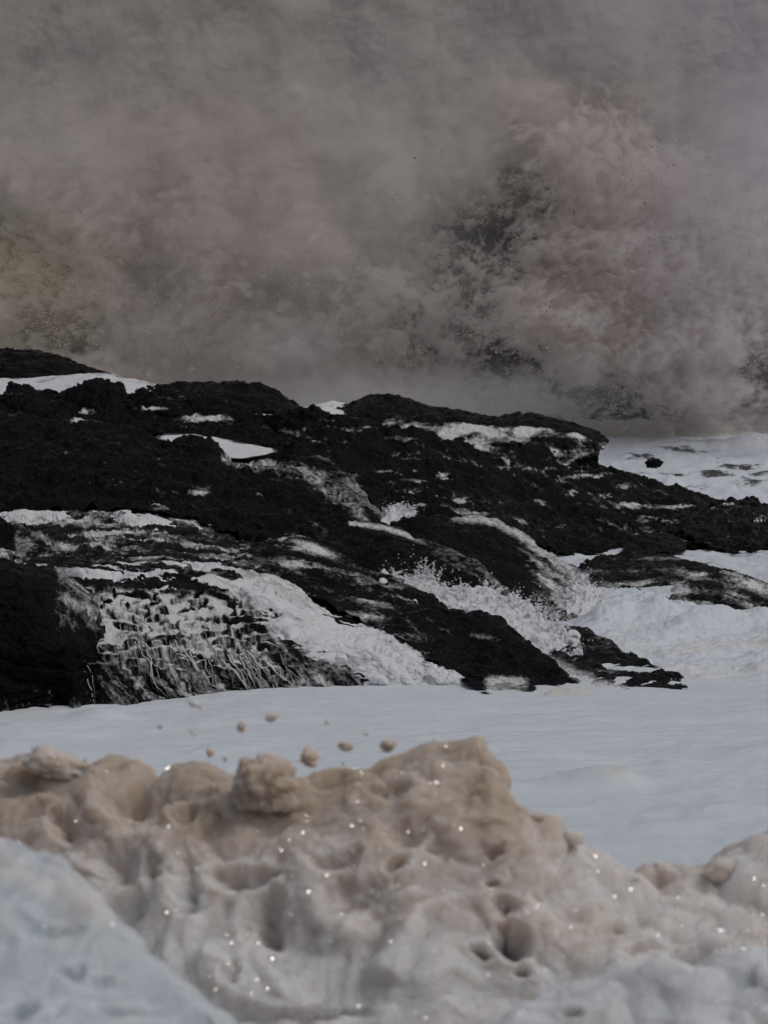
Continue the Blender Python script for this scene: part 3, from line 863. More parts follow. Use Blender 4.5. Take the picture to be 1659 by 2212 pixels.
# ------------------------------------------------------------------ foam pools between the rocks
def sheet(rails, rows, nu, amp, freq, name, label, cat, stain_or_shade=.12, mat=None, back=None, spiky=0.0, seed=0., group=None):
    G0 = loft(rails, rows, nu, back)
    x, y, z = G0[..., 0] + seed, G0[..., 1], G0[..., 2]
    h = amp * fbm(x * freq, y * freq, z * freq, 5, .55) + amp * .6 * billow(x * freq * .6, y * freq * .6, z * freq * .6, 4)
    N = normals(G0)
    G = G0 + N * h[..., None]
    if spiky:
        w_ = .25 * fbm(x * 2, y * 2, z * 2, 3)
        r = billow((x + w_) * 2.6, (y + w_) * 2.6, (z + w_) * 2.6, 5, .6)
        r2 = np.clip(1 - np.abs(fbm((x + w_) * 5, (y + w_) * 5, (z - w_) * 5, 3)) * 3, 0, 1)
        G = G + (N * 0.8 + np.array([0, 0, .3])) * (spiky * (.9 * r + .35 * r2))[..., None]
    st = stain_or_shade + .25 * fbm(x * .8, y * .8, z * .8, 3)
    ti, tj = np.meshgrid(np.linspace(0, 1, x.shape[0]), np.linspace(0, 1, x.shape[1]), indexing='ij')
    edge = 1.3 * sstep(.22, .0, np.minimum(np.minimum(ti * 1.2, (1 - ti) * (.5 if back else 1.2)), np.minimum(tj, 1 - tj) * 2) + .22 * fbm(x * 1.1, y * 1.1, z * 1.1, 4, .6)) if name == 'foam_pool' else 0
    o = grid_mesh(name, G, mat or M_stream, {"stain_or_shade": st, "tear_or_shade": (np.full(x.shape, -.4) if spiky else np.clip(-.1 + .9 * fbm(x * .9, y * .7, z * 2.5, 5, .6) + edge, -.5, 1.2))})
    tag(o, label, cat, group)
    return o, G


sheet([[(-120, 870, 50), (100, 876, 50), (240, 866, 50), (330, 862, 50.5), (392, 849, 53)],
       [(-120, 842, 54), (60, 842, 54), (130, 838, 54), (230, 832, 53.5), (300, 840, 53), (340, 842, 53), (392, 847, 53.5)],
       [(-120, 816, 57.5), (60, 821, 57.5), (130, 815, 57), (200, 810, 57), (230, 807, 57), (290, 822, 56), (340, 832, 55), (392, 846, 54)]],
      [30, 40, 12], 400, 0.10, 1.0, "foam_pool", "white strip of foam behind the bouldery ridge at the upper left", "foam pool", back=[(2, -1.5)], seed=3)
sheet([[(332, 952, 45), (345, 968, 43.3), (420, 978, 43.3), (470, 992, 43.2), (520, 992, 43.2), (600, 975, 45.2)],
       [(332, 945, 45.6), (345, 937, 47), (360, 935, 47.2), (420, 936, 47.2), (490, 949, 47.2), (560, 961, 46.6), (600, 972, 45.6)]], [60], 200, 0.05, 1.2, "foam_pool", "small white pool of foam held in the black rocks at the left", "foam pool", seed=5)
sheet([[(525, 905, 50.6), (600, 905, 50.6), (700, 915, 50.6), (830, 945, 51.5)],
       [(525, 876, 52), (560, 868, 52), (600, 875, 52), (640, 882, 53), (700, 880, 54), (740, 885, 54), (830, 905, 54)]],
      [50], 260, 0.10, 1.2, "foam_pool", "white foam spilling between the skyline humps above the middle of the rocks", "foam pool", back=[(3, .1), (5, -1)] and None, seed=6)
sheet([[(640, 905, 52.5), (700, 905, 52.5), (770, 905, 52.5)], [(640, 880, 56), (690, 872, 56), (720, 866, 56.5), (770, 876, 57)]], [40], 140, .1, 1.2, "foam_crest", "small white crest of foam on the skyline in a gap between two humps", "foam crest", back=None, seed=7)


# ------------------------------------------------------------------ splashes
OCT_V = np.array([[1, 0, 0], [-1, 0, 0], [0, 1, 0], [0, -1, 0], [0, 0, 1], [0, 0, -1]], np.float32)
OCT_F = np.array([[0, 2, 4], [2, 1, 4], [1, 3, 4], [3, 0, 4], [2, 0, 5], [1, 2, 5], [3, 1, 5], [0, 3, 5]])


def drops_mesh(pos, rad, stretch=None):
    n = len(pos)
    sc = rad[:, None] * (np.ones((n, 3)) if stretch is None else stretch)
    V = pos[:, None, :] + OCT_V[None] * sc[:, None, :]
    Fc = OCT_F[None] + (np.arange(n) * 6)[:, None, None]
    return V.reshape(-1, 3), Fc.reshape(-1, 3)


splash, SG = sheet([[(815, 1275, 30.6), (880, 1300, 30.2), (960, 1345, 29.8), (1050, 1355, 29.5), (1110, 1390, 29), (1180, 1440, 28.2), (1215, 1448, 27.9), (1262, 1425, 28.2)],
                    [(820, 1255, 31.4), (890, 1275, 31.1), (960, 1300, 30.8), (1050, 1312, 30.5), (1110, 1335, 30.2), (1165, 1372, 29.6), (1210, 1400, 29.2), (1255, 1405, 29)],
                    [(822, 1248, 32), (870, 1255, 31.9), (905, 1258, 31.8), (950, 1272, 31.6), (1010, 1275, 31.5), (1060, 1283, 31.3), (1100, 1292, 31.2), (1140, 1303, 31), (1165, 1335, 30.6), (1205, 1365, 30.2), (1250, 1385, 29.6)]],
                   [80, 80, 20], 620, .07, 2.0, "splash", "bright white splash surging up the channel between two dark rocks in the centre", "splash", .02, back=[(.4, -.5)], spiky=.16, seed=9)
M_froth, nt, bs, out = new_mat("froth")
bs.inputs["Base Color"].default_value = (.88, .89, .90, 1)
bs.inputs["Roughness"].default_value = .5
tl = nd(nt, "ShaderNodeBsdfTranslucent")
tl.inputs[0].default_value = (.88, .89, .90, 1)
ms = nd(nt, "ShaderNodeMixShader")
ms.inputs[0].default_value = .35
nt.links.new(bs.outputs[0], ms.inputs[1]); nt.links.new(tl.outputs[0], ms.inputs[2])
nt.links.new(ms.outputs[0], out.inputs["Surface"])
BLOB_V, BLOB_F = ico(2)


def tongues(parent, starts, n_chain, vmin, vmax, r0, drift, seed, loose):
    """curling tongues and drops of water thrown up from the points in starts: one mesh under the splash"""
    rg = np.random.default_rng(seed)
    V, Fc, k = [], [], 0
    for c in range(n_chain):
        p = starts[rg.integers(len(starts))] + rg.normal(0, .03, 3)
        vel = np.array([rg.normal(drift, .7), rg.normal(0, .5), rg.uniform(vmin, vmax)])
        r = r0 * rg.uniform(.5, 1.3)
        m_ = rg.integers(6, 15)
        tt = np.linspace(0, vel[2] / 9.8 * rg.uniform(.6, 1.3), m_)
        for i, t_ in enumerate(tt):
            q = p + vel * t_ + np.array([0, 0, -4.9]) * t_ * t_ + rg.normal(0, r * .35, 3)
            rr = r * (1 - .75 * i / m_) * rg.uniform(.6, 1.25)
            V.append(q + BLOB_V * rr * rg.uniform(.7, 1.4, 3)); Fc.append(BLOB_F + k); k += len(BLOB_V)
    for c in range(loose):
        q = starts[rg.integers(len(starts))] + np.array([rg.normal(drift * .1, .14), rg.normal(0, .1), rg.exponential(.09)])
        V.append(q + BLOB_V * rg.uniform(.004, .013)); Fc.append(BLOB_F + k); k += len(BLOB_V)
    V = np.concatenate(V)
    o = tri_mesh("drops", V, np.concatenate(Fc), M_froth, {"stain_or_shade": np.zeros(len(V))})
    o.parent = parent
    o["kind"] = "stuff"


tongues(splash, SG[90:168:3].reshape(-1, 3), 220, .4, 1.5, .024, .25, 3, 350)
tongues(splash, np.concatenate([SG[140:165:3, 110:170].reshape(-1, 3), SG[140:165:3, 480:560].reshape(-1, 3)]), 60, 1.6, 2.6, .018, .1, 4, 160)

sp1, SG1 = sheet([[(822, 1128, 37.6), (850, 1130, 37.6), (898, 1126, 37.8)], [(826, 1112, 38.6), (850, 1100, 38.6), (872, 1104, 38.6), (896, 1116, 38.6)]], [50, 10], 110, .04, 2.5, "splash",
      "small white splash in the notch above the large rounded rock", "splash", .02, back=[(.4, -.4)], spiky=.22, seed=12)
# spray at the foot of the veil
sp2, SG2 = sheet([[(1200, 1318, 34.0), (1245, 1345, 33.4), (1290, 1354, 33.2), (1350, 1352, 33.2)], [(1200, 1312, 34.1), (1222, 1280, 35.2), (1245, 1250, 35.6), (1262, 1246, 35.6), (1290, 1285, 35.3), (1350, 1346, 33.5)]], [90, 10], 160, .08, 2.2, "splash",
                 "grey splash at the foot of the veil of water, right of the large rounded rock", "splash", .1, back=[(.5, -.7)], spiky=.2, seed=14)
tongues(sp1, SG1[30:55:3].reshape(-1, 3), 90, .6, 1.6, .02, .2, 5, 60)
tongues(sp2, SG2[40:95:3].reshape(-1, 3), 70, .4, 1.5, .022, .3, 6, 160)
# pale foam lump against the wedge
sheet([[(1168, 1513, 25.2), (1230, 1516, 25.1), (1310, 1513, 25.2)], [(1168, 1511, 25.4), (1178, 1498, 25.5), (1192, 1488, 25.6), (1212, 1482, 25.7), (1232, 1480, 25.7), (1252, 1482, 25.7), (1270, 1491, 25.6), (1290, 1502, 25.5), (1310, 1511, 25.4)]], [40, 10], 120, .03, 2.0,
      "foam_lump", "smooth cream lump of foam lying against the tip of the black slab", "foam lump", .45, back=[(.4, -.2)], seed=15)

# ------------------------------------------------------------------ foreground foam banks
HOLES = [(565, 1980, 34, 48, .11), (520, 1890, 62, 22, .09), (325, 1862, 20, 36, .06), (122, 1768, 22, 20, .05), (732, 1860, 40, 18, .05), (770, 1938, 62, 40, .05),
         (1108, 2028, 32, 26, .20), (1046, 2056, 16, 11, .10), (1130, 2090, 18, 12, .14), (1066, 1908, 14, 10, .10), (862, 1868, 22, 17, .06), (880, 1808, 34, 24, .05),
         (1072, 1845, 17, 11, .05), (1098, 1965, 26, 18, .08), (950, 1832, 22, 18, .03), (395, 1905, 26, 44, .07), (240, 1850, 60, 40, .05), (300, 1745, 60, 35, .04), (395, 1750, 22, 18, .05),
         (500, 2100, 16, 20, .06), (610, 2030, 60, 60, .04), (1235, 2180, 24, 12, .05), (680, 2190, 90, 12, .05), (1480, 2060, 120, 10, .05), (1330, 1990, 26, 20, .04), (830, 1715, 60, 16, .04), (1230, 1935, 30, 60, .03)]


def bank(rails, rows, nu, back, amp, freq, mat, name, label, holes=(), stain_fn=None, seed=0., cat="foam bank", fine=1.0):
    G0 = loft(rails, rows, nu, back)
    N = normals(blur(G0, 4))
    x, y, z = G0[..., 0] + seed, G0[..., 1], G0[..., 2]
    wx = 0.16 * fbm(x * 2.5, y * 2.5, z * 2.5, 4)
    wz_ = 0.16 * fbm(x * 2.5 + 9, y * 2.5, z * 2.5, 4)
    h = billow((x + wx) * freq, (y + wz_) * freq, (z + wz_) * freq, 5, .42) + .8 * fbm(x * freq * .6, y * freq * .6, z * freq * .6, 3)
    h = h * amp + fine * .003 * fbm(x * 22, y * 22, z * 22, 4, .6)
    f1, f2, c = worley((x + wx) * 5.5, (y + wz_) * 5.5, (z + wz_) * 5.5)
    h += fine * .035 * (sstep(.62, .1, f1) * (c > .45) - sstep(.5, .1, f1) * (c < .22))      # small puffs and hollows
    u, v = to_uv(G0)
    q1 = fbm(x * 7, y * 7, z * 7, 4, .6)
    q2 = fbm(x * 7 + 5, y * 7, z * 7, 4, .6)
    for (a, b, su, sv, dep) in holes:
        r = np.sqrt(((u - a + 42 * q1) / su) ** 2 + ((v - b + 42 * q2) / sv) ** 2)
        h += -dep * sstep(1.7, .0, r) + dep * .10 * np.exp(-((r - 1.6) / .5) ** 2)
    G = G0 + N * h[..., None]
    st = stain_fn(u, v, x, y, z) if stain_fn else np.full(u.shape, .2)
    o = grid_mesh(name, G, mat, {"stain_or_shade": st})
    tag(o, label, cat)
    return o, G


crest = [(-80, 1655, 6.6), (0, 1658, 6.6), (55, 1642, 6.6), (90, 1630, 6.6), (150, 1642, 6.6), (200, 1655, 6.5), (260, 1668, 6.5), (330, 1678, 6.4), (400, 1684, 6.3), (470, 1690, 6.2), (530, 1690, 6.1), (620, 1690, 6.0),
         (690, 1690, 6.0), (740, 1672, 6.0), (800, 1668, 6.0), (850, 1655, 6.0), (900, 1662, 5.95), (950, 1660, 5.95), (1000, 1640, 5.95), (1034, 1634, 5.95), (1060, 1658, 5.9), (1085, 1708, 5.9), (1100, 1738, 5.9), (1140, 1758, 5.9), (1200, 1780, 5.9),
         (1215, 1802, 5.9), (1270, 1830, 5.9), (1330, 1868, 5.9), (1380, 1898, 5.9), (1420, 1904, 6.0), (1480, 1888, 6.0), (1540, 1862, 6.0), (1600, 1842, 6.0), (1659, 1832, 6.0), (1760, 1822, 6.0)]


def stain_bank(u, v, x, y, z):
    t = 0.24 + 0.40 * sstep(1950, 1700, v) * sstep(1330, 1050, u) + .12 * sstep(1900, 1750, v)
    t -= .36 * sstep(1950, 2150, v)
    t += .25 * fbm(x * 2.2, y * 2.2, z * 2.2, 4)
    t -= .35 * np.exp(-((u - 400) / 40) ** 2 - ((v - 1900) / 60) ** 2)
    return t


_, BANK_G = bank([[(-80, VZ(5.1, 1.9), 5.1), (830, VZ(5.0, 1.9), 5.0), (1760, VZ(5.1, 1.9), 5.1)],
      [(-80, 2300, 5.5), (400, 2300, 5.3), (830, 2300, 5.25), (1300, 2300, 5.25), (1760, 2300, 5.35)],
      [(-80, 2100, 5.85), (400, 2100, 5.5), (830, 2090, 5.42), (1100, 2100, 5.4), (1300, 2120, 5.4), (1500, 2130, 5.45), (1760, 2110, 5.5)],
      [(-80, 1840, 6.3), (400, 1840, 5.85), (830, 1830, 5.65), (1100, 1880, 5.6), (1300, 1980, 5.6), (1500, 2000, 5.65), (1760, 1960, 5.7)],
      crest],
     [40, 110, 150, 130, 40, 30], 900, [(.25, -.07), (.9, -.9)], 0.085, 2.5, M_bank, "foam_bank", "big bank of brown sea foam across the foreground, pitted with holes", HOLES, stain_bank)
_, MOUND_G = bank([[(-120, VZ(3.2, 1.9), 3.2), (640, VZ(3.5, 1.9), 3.5)],
      [(-120, 2420, 3.6), (150, 2420, 3.62), (400, 2420, 3.68), (640, 2440, 3.8)],
      [(-120, 2050, 4.1), (60, 2080, 4.05), (250, 2180, 3.97), (450, 2290, 3.9), (640, 2390, 3.87)],
      [(-120, 1785, 4.5), (0, 1812, 4.45), (50, 1826, 4.4), (100, 1850, 4.35), (150, 1882, 4.3), (200, 1920, 4.25), (250, 1972, 4.2), (300, 2028, 4.15), (350, 2082, 4.1), (400, 2126, 4.05), (460, 2176, 4.0), (520, 2216, 4.0), (640, 2300, 4.0)]],
     [40, 130, 150, 24, 20], 420, [(.10, -.08), (.25, -.9)], 0.035, 3.6, M_snowy, "foam_mound", "smooth bluish-white mound of foam in the bottom left corner",
     [(140, 2100, 34, 13, .035), (40, 2185, 30, 18, .05), (90, 1990, 60, 16, .02), (210, 2120, 60, 12, .015), (250, 2190, 70, 12, .02)],
     lambda u, v, x, y, z: .04 + .6 * sstep(.05, .45, fbm(x * 3.2 + z * 4, y * 2, z * 2 - x * 2, 4)), 4.0, "foam mound", .5)
_, LOBE_G = bank([[(1060, VZ(4.3, 1.9), 4.3), (1300, VZ(4.3, 1.9), 4.3), (1760, VZ(4.3, 1.9), 4.3)],
      [(1060, 2420, 4.6), (1300, 2330, 4.6), (1760, 2300, 4.6)],
      [(1070, 2240, 4.7), (1120, 2180, 4.75), (1180, 2135, 4.8), (1260, 2120, 4.8), (1400, 2108, 4.8), (1500, 2094, 4.8), (1600, 2084, 4.8), (1760, 2070, 4.8)]],
     [40, 110, 24, 14], 420, [(.12, -.06), (.3, -.7)], 0.055, 2.8, M_lobe, "foam_mound", "pale bluish lobe of foam in the bottom right corner", [(1240, 2180, 20, 10, .04)],
     lambda u, v, x, y, z: .12 + .4 * sstep(.0, .5, fbm(x * 3.5, y * 3, z * 3, 3)), 6.0, "foam mound", .8)


ICO5, ICO4 = ico(6), ico(4)


def lump(u, v, d, ru, rv, name, label, cat, mat=M_fleck, sub=ICO4, seed=0., amp=.35, stain_or_shade=.5, group=None, rough=1.0, tilt=0.):
    V, Fc = sub
    ce = P(np.array(u, float), v, d)
    n = billow(V[:, 0] * 1.5 + seed, V[:, 1] * 1.5, V[:, 2] * 1.5 + seed, 4, .55) + .8 * fbm(V[:, 0] * 1.1 - seed, V[:, 1] * 1.1, V[:, 2] * 1.1 + seed, 3) + rough * .25 * fbm(V[:, 0] * 5 + seed, V[:, 1] * 5, V[:, 2] * 5, 3)
    W = V * (1 + amp * n)[:, None]
    s = d / F
    W = W * np.array([ru * s, (ru + rv) / 2 * s, rv * s])
    c, sn = math.cos(tilt), math.sin(tilt)
    W = np.stack([W[:, 0] * c - W[:, 2] * sn, W[:, 1], W[:, 0] * sn + W[:, 2] * c], -1)
    o = tri_mesh(name, W, Fc, mat, {"stain_or_shade": np.full(len(V), stain_or_shade), "foam": -.25 + .5 * n})
    o.location = ce
    tag(o, label, cat, group)
    return o


lump(574, 1698, 5.98, 74, 70, "foam_clump", "round tan ball of foam sitting on top of the bank, left of centre", "foam clump", M_bank, ICO5, 2.2, .30, .7)
lump(1236, 1812, 5.8, 24, 18, "foam_clump", "grey ragged tuft of foam sticking up from the right slope of the bank", "foam clump", M_bank, ICO4, 5.2, .5, .35)
lump(1368, 1912, 5.8, 22, 17, "foam_clump", "small dark tuft of foam at the lowest dip of the bank's edge", "foam clump", M_bank, ICO4, 6.2, .45, .45)
lump(1560, 1880, 5.9, 42, 28, "foam_clump", "rounded grey lump of foam on the bank near the right edge", "foam clump", M_bank, ICO4, 7.2, .3, .4)
lump(1150, 1762, 5.85, 26, 12, "foam_clump", "flat grey crumb of foam on the shoulder of the bank right of its highest block", "foam clump", M_bank, ICO4, 8.2, .4, .4)
lump(120, 1650, 6.5, 75, 30, "foam_clump", "low pinkish hump of foam on the far left of the bank", "foam clump", M_bank, ICO5, 9.2, .42, .45, tilt=-.2)

lump(1412, 1001, 72.3, 19, 11, "rock", "tiny dark rock poking out of the far white water", "rock", M_black, ICO4, 3.7, .4, 0., GR, rough=1.5)
GF = "foam flecks flying over the bank"
for i, (u, v, ru, rv, d, lab) in enumerate((
        (670, 1637, 19, 20, 6.2, "largest cream fleck of foam in the air, just right of the round foam ball"),
        (838, 1609, 17, 14, 6.3, "round pinkish fleck of foam in the air furthest right of the flying ones"),
        (747, 1612, 16, 11, 6.4, "ragged tilted fleck of foam between the largest and the rightmost ones"),
        (522, 1570, 9, 13, 6.5, "upright brown fleck of foam in the air under the foam stream's foot"),
        (586, 1550, 13, 9, 6.6, "pale flat fleck of foam, highest of the bigger ones in the air"),
        (455, 1625, 9, 9, 6.8, "small round fleck of foam over the bank, left of the round foam ball"),
        (270, 1652, 7, 6, 7.0, "small dim fleck of foam low over the left of the bank"),
        (707, 1561, 5, 5, 6.8, "tiny dark fleck of foam high above the ragged tilted one"),
        (791, 1586, 6, 4, 6.8, "tiny flat fleck of foam up left of the round pinkish one"),
        (487, 1640, 5, 6, 6.8, "tiny upright fleck of foam beside the round ball's left shoulder"),
        (742, 1650, 4, 4, 6.8, "tiny speck of foam right below the ragged tilted fleck"),
        (347, 1570, 5, 5, 6.9, "tiny pale fleck of foam over the smooth foam left of the upright brown one"),
        (185, 1642, 5, 5, 6.9, "tiny speck of foam low over the bank, leftmost of the flying ones"),
        (415, 1582, 10, 3, 6.9, "thin slanting sliver of foam in the air left of the upright brown fleck"),
        (422, 1521, 18, 8, 7.0, "long pale fleck of foam in front of the waterline of the stepped shelf"),
        (477, 1483, 8, 6, 7.0, "pale fleck of foam against the dark face of the stepped shelf, right of its middle"),
        (297, 1480, 6, 6, 7.0, "pale round fleck of foam against the dark face of the stepped shelf, leftmost there"),
        (652, 1473, 6, 5, 7.0, "pale fleck of foam against the lower right of the foam stream"))):
    lump(u, v, d, ru, rv, "foam_fleck", lab, "foam fleck", M_fleck if i < 14 else M_snowy, ICO4, 11.3 + 3.1 * i, .62, .55 if i < 14 else .3, GF, tilt=(-.9 if i == 13 else .35 * math.sin(i * 2.1)))

# ledge that carries the foam bank
LG = np.stack(np.meshgrid(np.linspace(-14, 14, 140), np.linspace(-6, 6.6, 70), indexing='xy') + [np.zeros((70, 140))], -1)
LG[..., 2] = 2.0 + .12 * fbm(LG[..., 0] * .8, LG[..., 1] * .8, 2.5, 4) - 2.6 * sstep(5.6, 6.6, LG[..., 1])
o = grid_mesh("ground", LG, M_black, {"foam": np.full(LG.shape[:2], .1)})
tag(o, "dark rock ground under the foam bank", "ground", kind="structure")

# ------------------------------------------------------------------ spray and the breaking wave
def spray_material(name, cols, through=0.):
    """through: share of the light that passes on through thin shreds of water"""
    m, nt, bs, out = new_mat(name)
    n = noise_node(nt, 0.11, 3, 0.5)
    r = ramp(nt, n.outputs[0], [(0.36, cols[0]), (0.5, cols[1]), (0.64, cols[2])])
    n2 = noise_node(nt, 2.2, 8, 0.65)
    r2 = ramp(nt, n2.outputs[0], [(0.3, (.80, .80, .80)), (.7, (1.12, 1.12, 1.12))])
    mx = nd(nt, "ShaderNodeMix", data_type='RGBA', blend_type='MULTIPLY')
    mx.inputs[0].default_value = 1
    nt.links.new(mixc(nt, attr(nt, "backlit_shade"), r.outputs[0], (0.30, 0.23, 0.13)), mx.inputs[6])  # brown mix darkens drops as if backlit; shade put into the colour
    nt.links.new(r2.outputs[0], mx.inputs[7])
    nt.links.new(mx.outputs[2], bs.inputs["Base Color"])
    if through:
        tl = nd(nt, "ShaderNodeBsdfTranslucent")
        nt.links.new(mx.outputs[2], tl.inputs[0])
        ms = nd(nt, "ShaderNodeMixShader")
        ms.inputs[0].default_value = through
        nt.links.new(bs.outputs[0], ms.inputs[1]); nt.links.new(tl.outputs[0], ms.inputs[2])
        nt.links.new(ms.outputs[0], out.inputs["Surface"])
    bs.inputs["Roughness"].default_value = 1.0
    bs.inputs["Specular IOR Level"].default_value = 0.0
    b = nd(nt, "ShaderNodeBump")
    b.inputs["Strength"].default_value = 0.6
    b.inputs["Distance"].default_value = 0.25
    n3 = noise_node(nt, 2.6, 9, 0.7)
    nt.links.new(n3.outputs[0], b.inputs["Height"])
    nt.links.new(b.outputs[0], bs.inputs["Normal"])
    return m


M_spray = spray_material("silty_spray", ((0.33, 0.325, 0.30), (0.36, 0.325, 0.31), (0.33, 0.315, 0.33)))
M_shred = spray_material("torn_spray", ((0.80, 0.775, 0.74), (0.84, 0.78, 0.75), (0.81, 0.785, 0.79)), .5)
# openings through which the dark wave behind shows: (u, v, su, sv, strength)
GAPS = [(1060, 520, 75, 60, 1.0), (1130, 440, 45, 60, .75), (985, 590, 55, 55, .75), (1020, 640, 40, 50, .8), (1095, 745, 60, 45, 1.05), (1020, 700, 45, 60, .7), (1180, 800, 50, 30, .7),
        (1290, 830, 80, 32, .95), (1400, 860, 70, 40, .95), (1350, 900, 80, 20, .8), (1640, 800, 40, 45, .85), (1650, 880, 60, 35, .6), (880, 690, 35, 30, .5), (1170, 370, 30, 40, .45), (930, 770, 60, 40, .45),
        (60, 600, 90, 60, .55), (110, 700, 60, 40, .8), (20, 520, 60, 50, .6), (160, 740, 40, 20, .7), (1440, 560, 50, 30, .35), (1500, 640, 60, 25, .3)]


def gap_at(U_, V_, k=1.0):
    g_ = np.zeros(np.shape(U_))
    for (a, b, su, sv, s_) in GAPS:
        g_ = np.maximum(g_, s_ * np.exp(-(((U_ - a) / su / k) ** 2 + ((V_ - b) / sv / k) ** 2)))
    return g_


NUW, NVW = 500, 330
vv = np.concatenate([np.linspace(1000, -120, NVW), np.linspace(-140, -700, 30)])
Uw, Vw = np.meshgrid(np.linspace(-420, 2080, NUW), vv)
W = P(Uw, Vw, 95.0)
x, y, z = W[..., 0], W[..., 1], W[..., 2]
W[..., 1] -= 2.0 * fbm(x * .07, z * .07, 1.2, 2) + 1.2 * billow(x * .22, z * .22, 6.5, 5, .55)
Wb = np.stack([W[-1] + np.array([0, 8 * k, -9 * k * k * .5]) for k in (1, 2, 3)])      # the top rolls over and comes down behind
o = grid_mesh("spray", np.concatenate([W, Wb]), M_spray, {"backlit_shade": np.zeros((NVW + 33, NUW))})
tag(o, "towering bank of brown-grey sea spray filling the upper half of the picture", "spray", kind="stuff")

# the dark wave it is thrown up from
m, nt, bs, out = new_mat("dark_wave")
n = noise_node(nt, 1.6, 8, .7)
r = ramp(nt, n.outputs[0], [(0.35, (0.035, 0.032, 0.024)), (0.7, (0.09, 0.08, 0.06))])
nt.links.new(r.outputs[0], bs.inputs["Base Color"])
bs.inputs["Roughness"].default_value = .6
bs.inputs["Specular IOR Level"].default_value = .15
Ud, Vd_ = np.meshgrid(np.linspace(-500, 2100, 700), np.linspace(1000, 330, 260))
D_ = P(Ud, Vd_, 88.0)
xd, zd = D_[..., 0], D_[..., 2]
crest_h = sstep(330, 470, Vd_ + 60 * fbm(xd * .15, zd * .1, .3, 3))
D_[..., 1] += 6 * (1 - crest_h) - .8 * fbm(xd * .5, zd * .5, 3., 5)
o = grid_mesh("breaking_wave", D_, m)
tag(o, "dark olive wave showing through ragged gaps in the spray", "wave")


def cloud(name, d0, thick, density, color, label, nu, v0, v1, nv_, aniso=0.1, front=.65, relief=.0):
    """a bank of flying spray: a closed body whose depth along y is thick(u, v, x, z), filled with even droplets"""
    U_, V_ = np.meshgrid(np.linspace(-420, 2080, nu), np.linspace(v0, v1, nv_))
    B = P(U_, V_, d0)
    t = thick(U_, V_, B[..., 0], B[..., 2])
    t[0] = t[-1] = 0; t[:, 0] = 0; t[:, -1] = 0
    t = np.clip(t, 0, None)
    A_, Z_ = B.copy(), B.copy()
    wob = relief * fbm(B[..., 0] * .35, B[..., 2] * .35, d0, 4) if relief else 0.
    A_[..., 1] += wob - front * t
    Z_[..., 1] += wob + (1 - front) * t
    n_ = nv_ * nu
    idx = np.arange(n_).reshape(nv_, nu)
    f_ = np.stack([idx[:-1, :-1], idx[:-1, 1:], idx[1:, 1:], idx[1:, :-1]], -1).reshape(-1, 4)
    f_ = f_[(t.reshape(-1)[f_] > 0).any(1)]
    used = np.unique(f_)
    rm = np.full(n_, -1); rm[used] = np.arange(len(used))
    f_ = rm[f_]
    Vx = np.concatenate([A_.reshape(-1, 3)[used], Z_.reshape(-1, 3)[used]])
    Fx = np.concatenate([f_, f_[:, ::-1] + len(used)])
    m_, nt_, bs_, out_ = new_mat(name + "_volume")
    nt_.nodes.remove(bs_)
    pv = nd(nt_, "ShaderNodeVolumePrincipled")
    pv.inputs["Color"].default_value = (*color, 1)
    pv.inputs["Density"].default_value = density
    pv.inputs["Anisotropy"].default_value = aniso
    nt_.links.new(pv.outputs[0], out_.inputs["Volume"])
    ob = tri_mesh(name, Vx, Fx, m_)
    tag(ob, label, "spray", kind="stuff")
    return ob


def blob(U_, V_, lst):
    g_ = np.zeros(np.shape(U_))
    for (a, b, su, sv, s_) in lst:
        g_ = np.maximum(g_, s_ * np.exp(-((U_ - a) / su) ** 2 - ((V_ - b) / sv) ** 2))
    return g_


# main curtain: hides the wave except where it is torn
def t_curtain(U_, V_, x_, z_):
    w_ = fbm(x_ * .3, z_ * .3, 2.5, 3)
    g_ = gap_at(U_, V_, 1.25)
    big = fbm(x_ * .16, z_ * .16, 7.1, 3)
    mid = fbm((x_ + w_) * .55, (z_ + w_) * .65, 1.3, 4, .6)
    fine_ = fbm((x_ + .6 * w_) * 1.9, (z_ + .6 * w_) * 2.4, 4.4, 6, .78)
    tatter = gap_at(U_, V_, 1.9)
    rough_ = .25 + .9 * tatter + .9 * sstep(250, 700, V_) * (.35 + .65 * np.clip(g_ * 1.5 + blob(U_, V_, [(1330, 600, 300, 300, 1), (700, 600, 330, 150, .45), (60, 620, 220, 160, .6)]), 0, 1))
    return 3.0 - 2.1 * sstep(460, 100, V_) + 1.2 * big - 2.9 * tatter - 1.3 * g_ + rough_ * (1.2 * mid + 3.0 * fine_)


cloud("spray_curtain", 84.0, t_curtain, 1.1, (0.915, 0.875, 0.845), "curtain of spray torn open in ragged dark gaps", 1150, 990, -480, 800, relief=1.2)


# the burst at the right: dense billowing plumes
def t_burst(U_, V_, x_, z_):
    b_ = blob(U_, V_, [(1240, 670, 170, 95, 1.0), (1330, 560, 190, 130, .85), (1390, 440, 190, 140, .55), (1420, 720, 200, 110, .75), (1250, 760, 75, 70, .8), (1270, 330, 170, 130, .42), (1560, 540, 150, 220, .42), (1500, 840, 160, 60, .5)])
    w_ = fbm(x_ * .35, z_ * .35, 5.5, 4)
    r_ = 1 - np.abs(fbm((x_ + 1.5 * w_) * .55, (z_ + 1.5 * w_) * .6, 3.1, 5, .62)) * 2.6
    f_ = fbm((x_ + w_) * 1.7, (z_ + w_) * 2.1, 8.2, 6, .82)
    return 2.6 * b_ + b_ ** .5 * (1.5 * r_ + 3.4 * f_) - .75


cloud("spray_burst", 80.5, t_burst, 1.5, (0.96, 0.915, 0.89), "pale pinkish burst of spray thrown up at the right", 1150, 980, 120, 560, front=.8, relief=1.6)


